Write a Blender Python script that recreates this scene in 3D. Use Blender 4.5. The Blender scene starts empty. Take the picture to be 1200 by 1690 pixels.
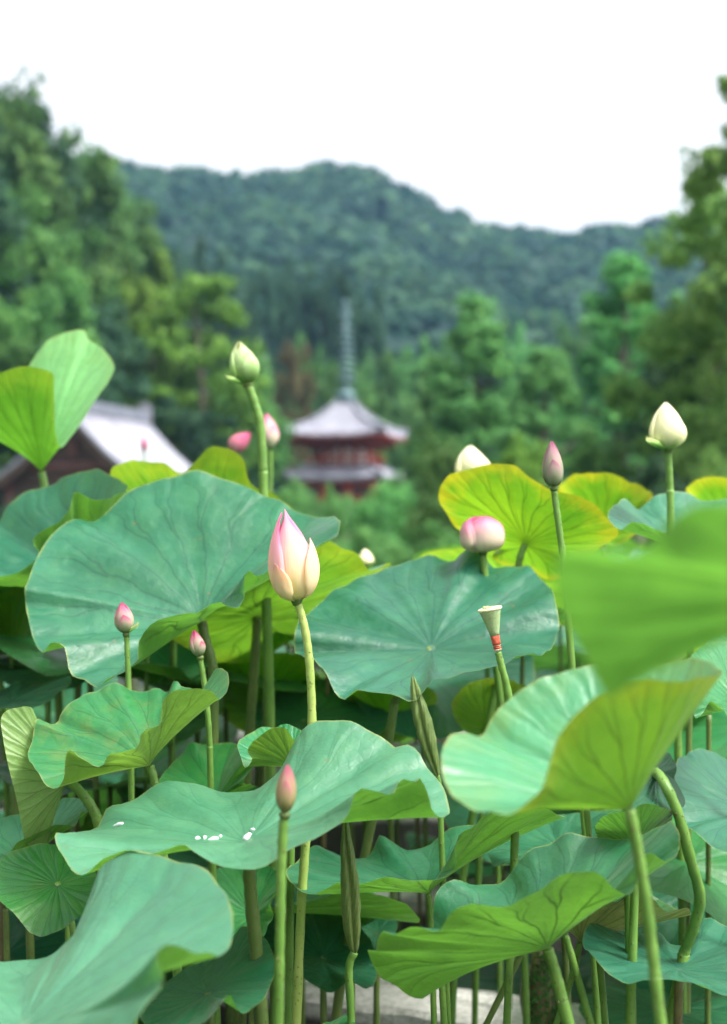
import bpy, math, random
import numpy as np
from mathutils import Vector, Matrix

R = math.radians
scene = bpy.context.scene
COL = scene.collection
rng = random.Random(7)

# ------------------------------------------------------------------ camera, sky, sun, exposure
CAM_H = 1.15           # metres above the water
FPX = 2347.0           # focal length in photo pixels (photo 1200 x 1690)
HORIZ = 845.0
cam = bpy.data.cameras.new('camera')
cam.sensor_fit = 'VERTICAL'; cam.sensor_height = 36.0; cam.sensor_width = 36.0
cam.lens = 50.0
cam.clip_start = 0.02; cam.clip_end = 3000
cam.dof.use_dof = True
cam.dof.focus_distance = 1.84
cam.dof.aperture_fstop = 3.3
cam_o = bpy.data.objects.new('camera', cam); COL.objects.link(cam_o)
cam_o.location = (0, 0, CAM_H); cam_o.rotation_euler = (R(90), 0, 0)
scene.camera = cam_o

SUN_EL, SUN_AZ = 58.0, 115.0      # azimuth clockwise from +Y
world = bpy.data.worlds.new('World'); scene.world = world; world.use_nodes = True
wn = world.node_tree; wn.nodes.clear()
sky = wn.nodes.new('ShaderNodeTexSky'); sky.sky_type = 'NISHITA'; sky.sun_disc = False
sky.sun_elevation = R(SUN_EL); sky.sun_rotation = R(SUN_AZ)
sky.dust_density = 6.0; sky.air_density = 1.0; sky.ozone_density = 1.0
hs = wn.nodes.new('ShaderNodeHueSaturation'); hs.inputs['Saturation'].default_value = 0.12   # thick overcast
bg = wn.nodes.new('ShaderNodeBackground'); bg.inputs['Strength'].default_value = 0.125
wo = wn.nodes.new('ShaderNodeOutputWorld')
wn.links.new(sky.outputs[0], hs.inputs['Color']); wn.links.new(hs.outputs[0], bg.inputs['Color'])
wn.links.new(bg.outputs[0], wo.inputs[0])
sun = bpy.data.lights.new('sun', 'SUN'); sun.energy = 1.5; sun.angle = R(14); sun.color = (1.0, 0.96, 0.9)
sun_o = bpy.data.objects.new('sun', sun); COL.objects.link(sun_o)
_sd = Vector((math.sin(R(SUN_AZ))*math.cos(R(SUN_EL)), math.cos(R(SUN_AZ))*math.cos(R(SUN_EL)), math.sin(R(SUN_EL))))
sun_o.rotation_euler = _sd.to_track_quat('Z', 'Y').to_euler(); sun_o.location = (0, 0, 60)
scene.view_settings.view_transform = 'Standard'; scene.view_settings.look = 'None'
scene.view_settings.gamma = 1.0; scene.view_settings.use_curve_mapping = False
scene.view_settings.exposure = 1.92
scene.render.engine = 'CYCLES'
scene.cycles.use_denoising = True
scene.cycles.max_bounces = 8; scene.cycles.volume_bounces = 0
scene.cycles.transparent_max_bounces = 4
scene.cycles.sample_clamp_indirect = 6.0

# ------------------------------------------------------------------ helpers
def at(px, py, Y):
    """a photo pixel at a given depth (metres along the view axis) -> world point"""
    return np.array([(px-600.0)/FPX*Y, Y, CAM_H-(py-HORIZ)/FPX*Y])

def tag(o, label=None, cat=None, group=None, kind=None):
    if label: o['label'] = label
    if cat: o['category'] = cat
    if group: o['group'] = group
    if kind: o['kind'] = kind
    return o

def empty(name, loc, label=None, cat=None, group=None, kind=None, rz=0.0, scale=None):
    o = bpy.data.objects.new(name, None); COL.objects.link(o)
    o.location = tuple(loc); o.rotation_euler = (0, 0, rz); o.empty_display_size = 0.05
    if scale is not None: o.scale = scale
    return tag(o, label, cat, group, kind)

def mesh_np(name, V, F, uv=None, smooth=True):
    """V (n,3); F (m,4) or (m,3) int array or list of lists"""
    me = bpy.data.meshes.new(name)
    V = np.asarray(V, dtype=np.float64)
    if isinstance(F, np.ndarray):
        m, k = F.shape
        me.vertices.add(len(V)); me.vertices.foreach_set('co', V.astype(np.float32).ravel())
        me.loops.add(m*k); me.loops.foreach_set('vertex_index', F.astype(np.int32).ravel())
        me.polygons.add(m)
        me.polygons.foreach_set('loop_start', (np.arange(m)*k).astype(np.int32))
        me.polygons.foreach_set('loop_total', np.full(m, k, np.int32))
        me.update(calc_edges=True)
    else:
        me.from_pydata([tuple(v) for v in V], [], F); me.update()
    if uv is not None:
        l = me.uv_layers.new(name='UVMap')
        idx = np.empty(len(me.loops), np.int32); me.loops.foreach_get('vertex_index', idx)
        l.data.foreach_set('uv', np.asarray(uv, np.float32)[idx].ravel())
    if smooth:
        me.polygons.foreach_set('use_smooth', np.ones(len(me.polygons), bool))
    return me

def link(name, me, mat, parent=None, loc=None):
    o = bpy.data.objects.new(name, me); COL.objects.link(o)
    if mat is not None:
        if not me.materials: me.materials.append(mat)
    if parent is not None: o.parent = parent
    if loc is not None: o.location = tuple(loc)
    return o

class MB:
    """collects boxes, tubes and prisms into one mesh"""
    def __init__(s): s.V = []; s.F = []
    def add(s, V, F):
        n = len(s.V); s.V += [tuple(v) for v in V]; s.F += [[i+n for i in f] for f in F]; return s
    def box(s, c, d, rz=0.0, rx=0.0, ry=0.0):
        m = Matrix.Rotation(rz, 3, 'Z') @ Matrix.Rotation(ry, 3, 'Y') @ Matrix.Rotation(rx, 3, 'X')
        V = []
        for x in (-.5, .5):
            for y in (-.5, .5):
                for z in (-.5, .5):
                    V.append(Vector(c) + m @ Vector((x*d[0], y*d[1], z*d[2])))
        return s.add(V, [[0,1,3,2],[4,6,7,5],[0,4,5,1],[2,3,7,6],[0,2,6,4],[1,5,7,3]])
    def tube(s, pts, rad, n=8, cap=True):
        V, F = tube_vf(pts, rad, n, cap); return s.add(V, F)
    def build(s, name, mat, parent=None, smooth=False):
        me = mesh_np(name, s.V, s.F, smooth=smooth)
        return link(name, me, mat, parent)

def tube_vf(pts, rad, n=8, cap=True):
    P = [Vector(p) for p in pts]
    if not hasattr(rad, '__len__'): rad = [rad]*len(P)
    V = []; F = []
    up = Vector((0.31, 0.17, 0.93)); 
    prevx = None
    for i, p in enumerate(P):
        t = (P[min(i+1, len(P)-1)] - P[max(i-1, 0)])
        if t.length < 1e-9: t = Vector((0, 0, 1))
        t.normalize()
        if prevx is None:
            a = Vector((1, 0, 0)) if abs(t.x) < .8 else Vector((0, 1, 0))
            x = (a - t*a.dot(t)).normalized()
        else:
            x = (prevx - t*prevx.dot(t)).normalized()
        prevx = x; y = t.cross(x)
        for k in range(n):
            an = 2*math.pi*k/n
            V.append(p + (x*math.cos(an) + y*math.sin(an))*rad[i])
    for i in range(len(P)-1):
        for k in range(n):
            k2 = (k+1) % n
            F.append([i*n+k, i*n+k2, (i+1)*n+k2, (i+1)*n+k])
    if cap:
        F.append(list(range(n-1, -1, -1))); F.append([(len(P)-1)*n+k for k in range(n)])
    return V, F

def catmull(P, per=8, closed=False):
    P = [np.asarray(p, float) for p in P]; n = len(P); out = []
    rngi = range(n) if closed else range(n-1)
    for i in rngi:
        if closed: p0, p1, p2, p3 = P[(i-1) % n], P[i], P[(i+1) % n], P[(i+2) % n]
        else: p0, p1, p2, p3 = P[max(i-1, 0)], P[i], P[i+1], P[min(i+2, n-1)]
        for j in range(per):
            t = j/per
            out.append(0.5*((2*p1) + (-p0+p2)*t + (2*p0-5*p1+4*p2-p3)*t*t + (-p0+3*p1-3*p2+p3)*t**3))
    if not closed: out.append(P[-1])
    return np.array(out)

# ------------------------------------------------------------------ materials
class NT:
    def __init__(s, name):
        s.m = bpy.data.materials.new(name); s.m.use_nodes = True
        s.t = s.m.node_tree; s.t.nodes.clear()
        s.out = s.n('ShaderNodeOutputMaterial')
    def n(s, typ, **kw):
        nd = s.t.nodes.new(typ)
        for k, v in kw.items():
            if k.startswith('i_'):
                key = k[2:]; key = int(key) if key.isdigit() else key
                nd.inputs[key].default_value = v
            else: setattr(nd, k, v)
        return nd
    def l(s, a, b): s.t.links.new(a, b); return b
    def val(s, x):
        return x
    def math(s, op, a, b=None, c=None, clamp=False):
        nd = s.n('ShaderNodeMath', operation=op, use_clamp=clamp)
        for i, x in enumerate((a, b, c)):
            if x is None: continue
            if hasattr(x, 'is_linked') or hasattr(x, 'node'): s.l(x, nd.inputs[i])
            else: nd.inputs[i].default_value = x
        return nd.outputs[0]
    def mix(s, f, a, b, mode='MIX'):
        nd = s.n('ShaderNodeMix', data_type='RGBA', blend_type=mode)
        for i, x in ((0, f), (6, a), (7, b)):
            if hasattr(x, 'node'): s.l(x, nd.inputs[i])
            else:
                if i == 0: nd.inputs[i].default_value = x
                else: nd.inputs[i].default_value = (*x, 1.0)
        return nd.outputs[2]
    def ramp(s, f, stops, interp='LINEAR'):
        nd = s.n('ShaderNodeValToRGB'); nd.color_ramp.interpolation = interp
        cr = nd.color_ramp
        while len(cr.elements) < len(stops): cr.elements.new(0.5)
        for e, (p, c) in zip(cr.elements, stops):
            e.position = p; e.color = (*c, 1.0) if len(c) == 3 else c
        s.l(f, nd.inputs[0]); return nd.outputs[0]
    def noise(s, scale, detail=3.0, rough=0.5, vec=None, dist=0.0):
        nd = s.n('ShaderNodeTexNoise', i_Scale=scale, i_Detail=detail, i_Roughness=rough, i_Distortion=dist)
        if vec is not None: s.l(vec, nd.inputs['Vector'])
        return nd.outputs['Fac']
    def maprange(s, x, a, b, c=0.0, d=1.0, smooth=True):
        nd = s.n('ShaderNodeMapRange', interpolation_type='SMOOTHSTEP' if smooth else 'LINEAR')
        s.l(x, nd.inputs[0])
        for i, v in zip((1, 2, 3, 4), (a, b, c, d)): nd.inputs[i].default_value = v
        return nd.outputs[0]

def g3(v): return (v, v, v)

def leaf_mat(name, top1, top2, back1, back2, mottle=0.0, vein=0.5, rim=(0.38, 0.42, 0.10), edge_y=0.0, trans=0.34, rough=0.40, hub=0.2):
    """a lotus leaf: waxy blue-green face, yellow-green underside, radiating forked veins"""
    top1, top2 = [tuple(c*k for c, k in zip(q, (0.20, 0.55, 0.39))) for q in (top1, top2)]
    back1, back2 = [tuple(c*k for c, k in zip(q, (0.46, 0.57, 0.42))) for q in (back1, back2)]
    rim = tuple(c*0.7 for c in rim)
    t = NT(name)
    uv = t.n('ShaderNodeUVMap', uv_map='UVMap'); sep = t.n('ShaderNodeSeparateXYZ'); t.l(uv.outputs[0], sep.inputs[0])
    u, v = sep.outputs[0], sep.outputs[1]
    obj = t.n('ShaderNodeTexCoord'); oc = obj.outputs['Object']
    oi = t.n('ShaderNodeObjectInfo')
    NV = 21.0
    # forked radial veins: distance of frac(u*N)-0.5 from the fork offset
    wob = t.noise(9.0, 2.0, 0.5, oc)
    uw = t.math('ADD', t.math('MULTIPLY', u, NV), t.math('MULTIPLY', t.math('SUBTRACT', wob, 0.5), 1.5))
    fr = t.math('SUBTRACT', t.math('FRACT', uw), 0.5)
    af = t.math('ABSOLUTE', fr)
    fork = t.math('MULTIPLY', t.math('MAXIMUM', t.math('SUBTRACT', v, 0.52), 0.0), 0.55)
    d = t.math('ABSOLUTE', t.math('SUBTRACT', af, fork))
    dist = t.math('MULTIPLY', d, t.math('MULTIPLY', v, 6.2832/NV))      # in units of the radius
    line = t.maprange(dist, 0.0, 0.011, 1.0, 0.0)
    soft = t.maprange(dist, 0.0, 0.06, 1.0, 0.0)
    fade = t.maprange(v, 0.75, 1.0, 1.0, 0.35)
    line = t.math('MULTIPLY', line, fade)
    # fine net between the veins
    vor = t.n('ShaderNodeTexVoronoi', feature='DISTANCE_TO_EDGE', i_Scale=70.0); t.l(oc, vor.inputs['Vector'])
    net = t.maprange(vor.outputs['Distance'], 0.0, 0.12, 1.0, 0.0)
    big = t.noise(7.0, 4.0, 0.6, oc); med = t.noise(28.0, 4.0, 0.6, oc); fine = t.noise(260.0, 2.0, 0.5, oc)
    quilt = t.noise(46.0, 2.0, 0.5, oc); speck = t.maprange(t.noise(150.0, 3.0, 0.6, oc), 0.66, 0.72)
    # upper side
    top = t.mix(t.maprange(big, 0.3, 0.7), top1, top2)
    top = t.mix(t.math('MULTIPLY', t.maprange(med, 0.42, 0.72), 0.10+mottle), top, back1)
    top = t.mix(t.math('MULTIPLY', net, 0.05+0.22*mottle), top, tuple(c*0.45 for c in top1))
    top = t.mix(t.math('MULTIPLY', soft, 0.0*vein), top, tuple(c*1.6 for c in top2))
    top = t.mix(t.math('MULTIPLY', line, 0.34*vein), top, tuple(c*0.42 for c in top1))
    top = t.mix(t.math('MULTIPLY', t.maprange(quilt, 0.35, 0.68), 0.13), top, tuple(c*0.55 for c in top1))
    top = t.mix(t.math('MULTIPLY', soft, 0.10*vein), top, tuple(c*0.6 for c in top1))  # soft groove shading along the veins, painted into the colour
    top = t.mix(t.math('MULTIPLY', speck, 0.12), top, (0.30, 0.36, 0.26))
    blem = t.maprange(t.noise(55.0, 5.0, 0.65, oc), 0.665, 0.72)
    top = t.mix(t.math('MULTIPLY', blem, 0.6), top, (0.17, 0.125, 0.035))
    # under side
    bk = t.mix(t.maprange(big, 0.3, 0.7), back1, back2)
    if edge_y > 0:
        ed = t.math('MULTIPLY', t.maprange(t.math('ADD', v, t.math('MULTIPLY', t.math('SUBTRACT', med, 0.5), 0.5)), 0.72, 1.08), edge_y)
        bk = t.mix(ed, bk, (0.34, 0.27, 0.012))
        top = t.mix(t.math('MULTIPLY', ed, 0.5), top, (0.22, 0.20, 0.02))
    bk = t.mix(t.math('MULTIPLY', net, 0.14+0.2*mottle), bk, tuple(c*0.45 for c in back1))
    bk = t.mix(t.math('MULTIPLY', line, 0.55), bk, tuple(c*0.42 for c in back1))
    geo = t.n('ShaderNodeNewGeometry')
    col = t.mix(geo.outputs['Backfacing'], top, bk)
    # margin and the pale spot over the stalk
    mg = t.math('MULTIPLY', t.maprange(v, 0.988, 0.996), t.maprange(med, 0.35, 0.6, 0.15, 0.6))
    col = t.mix(mg, col, rim)
    col = t.mix(t.maprange(v, 0.028, 0.038, hub, 0.0), col, (0.24, 0.34, 0.20))
    hsv = t.n('ShaderNodeHueSaturation')
    t.l(t.math('ADD', 0.488, t.math('MULTIPLY', oi.outputs['Random'], 0.024)), hsv.inputs['Hue'])
    t.l(t.math('ADD', 0.86, t.math('MULTIPLY', oi.outputs['Random'], 0.28)), hsv.inputs['Value'])
    t.l(col, hsv.inputs['Color']); col = hsv.outputs[0]
    b = t.n('ShaderNodeBsdfPrincipled', i_Roughness=rough)
    b.inputs['Specular IOR Level'].default_value = 0.5
    b.inputs['Sheen Weight'].default_value = 0.06; b.inputs['Sheen Roughness'].default_value = 0.4
    t.l(col, b.inputs['Base Color'])
    t.l(t.maprange(med, 0.3, 0.7, rough-0.08, rough+0.12), b.inputs['Roughness'])
    bump = t.n('ShaderNodeBump', i_Strength=0.36, i_Distance=0.004)
    hgt = t.math('ADD', t.math('MULTIPLY', soft, -0.55), t.math('ADD', t.math('ADD', t.math('MULTIPLY', med, 0.8), t.math('MULTIPLY', quilt, 1.3)), t.math('ADD', t.math('MULTIPLY', net, -0.07), t.math('MULTIPLY', fine, 0.10))))
    t.l(hgt, bump.inputs['Height']); t.l(bump.outputs[0], b.inputs['Normal'])
    tr = t.n('ShaderNodeBsdfTranslucent')
    tc = t.mix(t.math('MULTIPLY', line, 0.9), t.mix(t.maprange(big, 0.3, 0.7), tuple(min(1, c*1.3) for c in back1), tuple(min(1, c*1.75) for c in back2)), tuple(c*0.5 for c in back1))
    if edge_y > 0: tc = t.mix(t.math('MULTIPLY', ed, 0.8), tc, (0.52, 0.42, 0.015))
    t.l(tc, tr.inputs['Color']); t.l(bump.outputs[0], tr.inputs['Normal'])
    ms = t.n('ShaderNodeMixShader', i_0=trans)
    t.l(b.outputs[0], ms.inputs[1]); t.l(tr.outputs[0], ms.inputs[2]); t.l(ms.outputs[0], t.out.inputs[0])
    return t.m

B1, B2 = (0.13, 0.30, 0.045), (0.19, 0.40, 0.05)
LM = {
 'blue':  leaf_mat('leaf_blue', (0.070, 0.195, 0.125), (0.125, 0.285, 0.200), B1, B2, 0.05, 1.0),
 'teal':  leaf_mat('leaf_teal', (0.065, 0.190, 0.150), (0.115, 0.265, 0.220), B1, B2, 0.03, 0.7),
 'pale':  leaf_mat('leaf_pale', (0.26, 0.370, 0.280), (0.42, 0.480, 0.390), B1, B2, 0.05, 0.4),  # sea-green tops made paler to carry sky gloss in the colour
 'green': leaf_mat('leaf_green', (0.085, 0.280, 0.105), (0.120, 0.350, 0.140), B1, B2, 0.20, 0.8),
 'mottled': leaf_mat('leaf_mottled', (0.100, 0.320, 0.165), (0.160, 0.410, 0.190), (0.20, 0.34, 0.05), (0.28, 0.42, 0.06), 0.50, 1.0, rim=(0.5, 0.5, 0.15)),
 'veined': leaf_mat('leaf_veined', (0.090, 0.270, 0.080), (0.140, 0.360, 0.090), B1, B2, 0.4, 1.6, hub=0.8),
 'dark':  leaf_mat('leaf_dark', (0.045, 0.165, 0.105), (0.065, 0.205, 0.130), (0.08, 0.22, 0.04), (0.11, 0.27, 0.05), 0.05, 0.6, hub=0.6),  # darker green with the shade low in the bed put into it
 'yellow': leaf_mat('leaf_yellow', (0.17, 0.36, 0.06), (0.26, 0.42, 0.05), (0.17, 0.40, 0.02), (0.30, 0.46, 0.02), 0.25, 0.9, rim=(0.5, 0.34, 0.03), edge_y=0.8, trans=0.42),
 'lime':  leaf_mat('leaf_lime', (0.26, 0.47, 0.29), (0.40, 0.58, 0.40), (0.20, 0.40, 0.03), (0.31, 0.51, 0.04), 0.12, 0.6, rim=(0.5, 0.45, 0.08), edge_y=0.35, trans=0.42),
 'fold':  leaf_mat('leaf_fold', (0.10, 0.28, 0.12), (0.14, 0.34, 0.15), (0.26, 0.40, 0.12), (0.34, 0.47, 0.17), 0.1, 0.6),
 'shade': leaf_mat('leaf_shade', (0.40, 0.60, 0.40), (0.5, 0.68, 0.5), (0.14, 0.32, 0.05), (0.21, 0.44, 0.06), 0.05, 0.5, trans=0.46),
 'sky_pale': leaf_mat('leaf_sky_pale', (0.85, 0.80, 0.38), (1.15, 0.95, 0.50), (0.17, 0.38, 0.03), (0.23, 0.46, 0.04), 0.10, 0.9, rim=(0.5, 0.45, 0.08), edge_y=0.25, trans=0.38),  # pale top colour stands in for sky light on the flap
 'roll': leaf_mat('leaf_roll', (0.42, 0.34, 0.12), (0.55, 0.44, 0.18), (0.22, 0.27, 0.08), (0.34, 0.38, 0.14), 0.3, 1.0, trans=0.15),
 'russet': leaf_mat('leaf_russet', (0.12, 0.22, 0.08), (0.18, 0.20, 0.08), (0.15, 0.22, 0.05), (0.20, 0.19, 0.07), 0.3, 0.8),
 'brown': leaf_mat('leaf_brown', (0.10, 0.06, 0.025), (0.16, 0.09, 0.03), (0.13, 0.08, 0.03), (0.18, 0.10, 0.04), 0.2, 0.6, trans=0.15),
}

def stalk_mat(name, c1, c2, dots):
    t = NT(name); oc = t.n('ShaderNodeTexCoord').outputs['Object']
    n1 = t.noise(18.0, 3.0, 0.6, oc)
    col = t.mix(t.maprange(n1, 0.3, 0.7), c1, c2)
    v = t.n('ShaderNodeTexVoronoi', i_Scale=150.0); t.l(oc, v.inputs['Vector'])
    sel = t.maprange(t.noise(300.0, 0.0, 0.5, oc), 0.45, 0.6)
    dot = t.math('MULTIPLY', t.maprange(v.outputs['Distance'], 0.16, 0.30, 1.0, 0.0), sel)
    col = t.mix(t.math('MULTIPLY', dot, dots), col, (0.10, 0.055, 0.02))
    b = t.n('ShaderNodeBsdfPrincipled', i_Roughness=0.45); b.inputs['Specular IOR Level'].default_value = 0.35
    b.inputs['Subsurface Weight'].default_value = 0.0
    t.l(col, b.inputs['Base Color'])
    bump = t.n('ShaderNodeBump', i_Strength=0.5, i_Distance=0.0015); t.l(dot, bump.inputs['Height']); t.l(bump.outputs[0], b.inputs['Normal'])
    t.l(b.outputs[0], t.out.inputs[0]); return t.m
SM = {
 'green': stalk_mat('stalk_green', (0.075, 0.165, 0.026), (0.12, 0.23, 0.042), 0.8),
 'yellow': stalk_mat('stalk_yellow', (0.21, 0.30, 0.065), (0.29, 0.36, 0.095), 0.55),
 'olive': stalk_mat('stalk_olive', (0.060, 0.105, 0.022), (0.10, 0.145, 0.034), 0.9),
 'brown': stalk_mat('stalk_brown', (0.09, 0.07, 0.03), (0.14, 0.12, 0.05), 0.9),
}

def petal_mat(name, stops, trans=0.62, streak=0.35, side_w=0.26, streak_col=(0.75, 0.25, 0.40)):
    """petal colour runs from the base (0) to the tip (1)"""
    stops = [(p, tuple(min(1.0, v*1.04) for v in c)) for p, c in stops]; streak_col = tuple(v*0.88 for v in streak_col)
    t = NT(name)
    uv = t.n('ShaderNodeUVMap', uv_map='UVMap'); sep = t.n('ShaderNodeSeparateXYZ'); t.l(uv.outputs[0], sep.inputs[0])
    oc = t.n('ShaderNodeTexCoord').outputs['Object']
    n = t.noise(60.0, 3.0, 0.6, oc)
    side = t.math('ABSOLUTE', t.math('SUBTRACT', sep.outputs[0], 0.5))
    f = t.math('ADD', sep.outputs[1], t.math('ADD', t.math('MULTIPLY', t.math('SUBTRACT', n, 0.5), 0.16), t.math('MULTIPLY', t.math('SUBTRACT', side, 0.25), side_w)))
    col = t.ramp(f, stops)
    wv = t.n('ShaderNodeTexNoise', i_Scale=1.0, i_Detail=2.0); mp = t.n('ShaderNodeMapping'); mp.inputs['Scale'].default_value = (34.0, 1.6, 1.0)
    t.l(uv.outputs[0], mp.inputs['Vector']); t.l(mp.outputs[0], wv.inputs['Vector'])
    stk = t.math('MULTIPLY', t.maprange(wv.outputs['Fac'], 0.48, 0.70), t.maprange(sep.outputs[1], 0.1, 0.9))
    col = t.mix(t.math('MULTIPLY', stk, streak), col, streak_col)
    b = t.n('ShaderNodeBsdfPrincipled', i_Roughness=0.5); b.inputs['Specular IOR Level'].default_value = 0.3
    t.l(col, b.inputs['Base Color'])
    bump = t.n('ShaderNodeBump', i_Strength=0.6, i_Distance=0.002); t.l(wv.outputs['Fac'], bump.inputs['Height']); t.l(bump.outputs[0], b.inputs['Normal'])
    tr = t.n('ShaderNodeBsdfTranslucent'); t.l(col, tr.inputs['Color'])
    ms = t.n('ShaderNodeMixShader', i_0=trans); t.l(b.outputs[0], ms.inputs[1]); t.l(tr.outputs[0], ms.inputs[2])
    t.l(ms.outputs[0], t.out.inputs[0]); return t.m
PM = {
 'main': petal_mat('petal_main', [(0.0, (0.90, 0.82, 0.46)), (0.22, (0.94, 0.83, 0.60)), (0.50, (0.92, 0.66, 0.62)), (0.80, (0.90, 0.55, 0.65)), (1.0, (0.76, 0.20, 0.40))], streak=0.2, side_w=0.75),
 'cream': petal_mat('petal_cream', [(0.0, (0.92, 0.82, 0.48)), (0.3, (0.94, 0.83, 0.62)), (0.75, (0.92, 0.74, 0.52)), (1.0, (0.82, 0.52, 0.50))], streak=0.10),
 'pinktip': petal_mat('petal_pinktip', [(0.0, (0.28, 0.42, 0.14)), (0.35, (0.55, 0.58, 0.38)), (0.62, (0.72, 0.52, 0.46)), (0.85, (0.74, 0.22, 0.36)), (1.0, (0.60, 0.05, 0.22))]),
 'green': petal_mat('petal_green', [(0.0, (0.20, 0.40, 0.08)), (0.4, (0.48, 0.68, 0.28)), (0.8, (0.78, 0.86, 0.56)), (1.0, (0.48, 0.50, 0.24))], streak=0.2, streak_col=(0.25, 0.45, 0.12)),
 'grey': petal_mat('petal_grey', [(0.0, (0.22, 0.33, 0.12)), (0.4, (0.50, 0.52, 0.36)), (0.7, (0.62, 0.46, 0.44)), (1.0, (0.50, 0.14, 0.28))], streak=0.3, streak_col=(0.5, 0.25, 0.32)),
 'buff': petal_mat('petal_buff', [(0.0, (0.30, 0.34, 0.10)), (0.4, (0.55, 0.50, 0.24)), (0.7, (0.62, 0.42, 0.30)), (1.0, (0.62, 0.16, 0.30))], streak=0.3, streak_col=(0.5, 0.3, 0.16)),
 'white': petal_mat('petal_white', [(0.0, (0.55, 0.66, 0.24)), (0.25, (0.90, 0.90, 0.62)), (1.0, (0.94, 0.93, 0.76))], streak=0.06),
 'rose': petal_mat('petal_rose', [(0.0, (0.74, 0.72, 0.50)), (0.45, (0.82, 0.70, 0.62)), (0.75, (0.84, 0.48, 0.56)), (1.0, (0.70, 0.16, 0.34))], streak=0.3),
 'pink': petal_mat('petal_pink', [(0.0, (0.50, 0.46, 0.22)), (0.25, (0.78, 0.42, 0.46)), (1.0, (0.70, 0.14, 0.34))], streak=0.3),
}

def simple_mat(name, c1, c2, scale=8.0, rough=0.7, bump=0.0, spec=0.3, detail=5.0, dist=0.01):
    t = NT(name); oc = t.n('ShaderNodeTexCoord').outputs['Object']
    n = t.noise(scale, detail, 0.6, oc)
    col = t.mix(t.maprange(n, 0.3, 0.7), c1, c2)
    b = t.n('ShaderNodeBsdfPrincipled', i_Roughness=rough); b.inputs['Specular IOR Level'].default_value = spec
    t.l(col, b.inputs['Base Color'])
    if bump:
        bp = t.n('ShaderNodeBump', i_Strength=bump, i_Distance=dist); t.l(t.noise(scale*4, 6.0, 0.65, oc), bp.inputs['Height']); t.l(bp.outputs[0], b.inputs['Normal'])
    t.l(b.outputs[0], t.out.inputs[0]); return t.m

def foliage_mat(name, c1, c2, c3, trans=0.42, nscale=0.45):
    """leaves of trees: each leaf its own shade of green"""
    c1, c2, c3 = [tuple(v*1.25 for v in c) for c in (c1, c2, c3)]
    t = NT(name); geo = t.n('ShaderNodeNewGeometry'); oi = t.n('ShaderNodeObjectInfo')
    oc = t.n('ShaderNodeTexCoord').outputs['Object']
    n = t.noise(nscale, 3.0, 0.6, oc)
    f = t.math('ADD', t.math('MULTIPLY', geo.outputs['Random Per Island'], 0.55), t.math('MULTIPLY', t.maprange(n, 0.3, 0.7), 0.45))
    col = t.ramp(f, [(0.0, c1), (0.5, c2), (1.0, c3)])
    hsv = t.n('ShaderNodeHueSaturation')
    t.l(t.math('ADD', 0.485, t.math('MULTIPLY', oi.outputs['Random'], 0.03)), hsv.inputs['Hue'])
    t.l(t.math('ADD', 0.8, t.math('MULTIPLY', oi.outputs['Random'], 0.4)), hsv.inputs['Value'])
    t.l(col, hsv.inputs['Color'])
    b = t.n('ShaderNodeBsdfPrincipled', i_Roughness=0.55); b.inputs['Specular IOR Level'].default_value = 0.12
    t.l(hsv.outputs[0], b.inputs['Base Color'])
    tr = t.n('ShaderNodeBsdfTranslucent'); t.l(hsv.outputs[0], tr.inputs['Color'])
    ms = t.n('ShaderNodeMixShader', i_0=trans); t.l(b.outputs[0], ms.inputs[1]); t.l(tr.outputs[0], ms.inputs[2])
    t.l(ms.outputs[0], t.out.inputs[0]); return t.m

FM = {
 'mid':    foliage_mat('foliage_mid', (0.020, 0.065, 0.020), (0.055, 0.140, 0.036), (0.12, 0.24, 0.06)),
 'dark':   foliage_mat('foliage_dark', (0.012, 0.038, 0.022), (0.025, 0.065, 0.032), (0.045, 0.10, 0.042)),
 'bright': foliage_mat('foliage_bright', (0.040, 0.125, 0.042), (0.082, 0.215, 0.062), (0.15, 0.32, 0.09)),
 'lime':   foliage_mat('foliage_lime', (0.035, 0.09, 0.018), (0.085, 0.175, 0.025), (0.15, 0.27, 0.04)),
 'olive':  foliage_mat('foliage_olive', (0.045, 0.110, 0.030), (0.10, 0.205, 0.046), (0.19, 0.32, 0.078)),
 'far':    foliage_mat('foliage_far', (0.006, 0.024, 0.022), (0.017, 0.054, 0.034), (0.062, 0.130, 0.052), nscale=0.035),  # bluish tint of the distant haze put into the leaf colour
 'russet': foliage_mat('foliage_russet', (0.05, 0.045, 0.02), (0.10, 0.085, 0.035), (0.13, 0.13, 0.05)),
}
M_bark = simple_mat('bark', (0.05, 0.04, 0.03), (0.11, 0.09, 0.07), 6.0, 0.9, 0.6)
M_ground = simple_mat('ground_soil', (0.05, 0.075, 0.025), (0.09, 0.11, 0.04), 0.6, 0.95, 0.5)
M_hill = simple_mat('hill_soil', (0.018, 0.040, 0.020), (0.035, 0.065, 0.03), 0.08, 0.95, 0.3)

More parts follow.
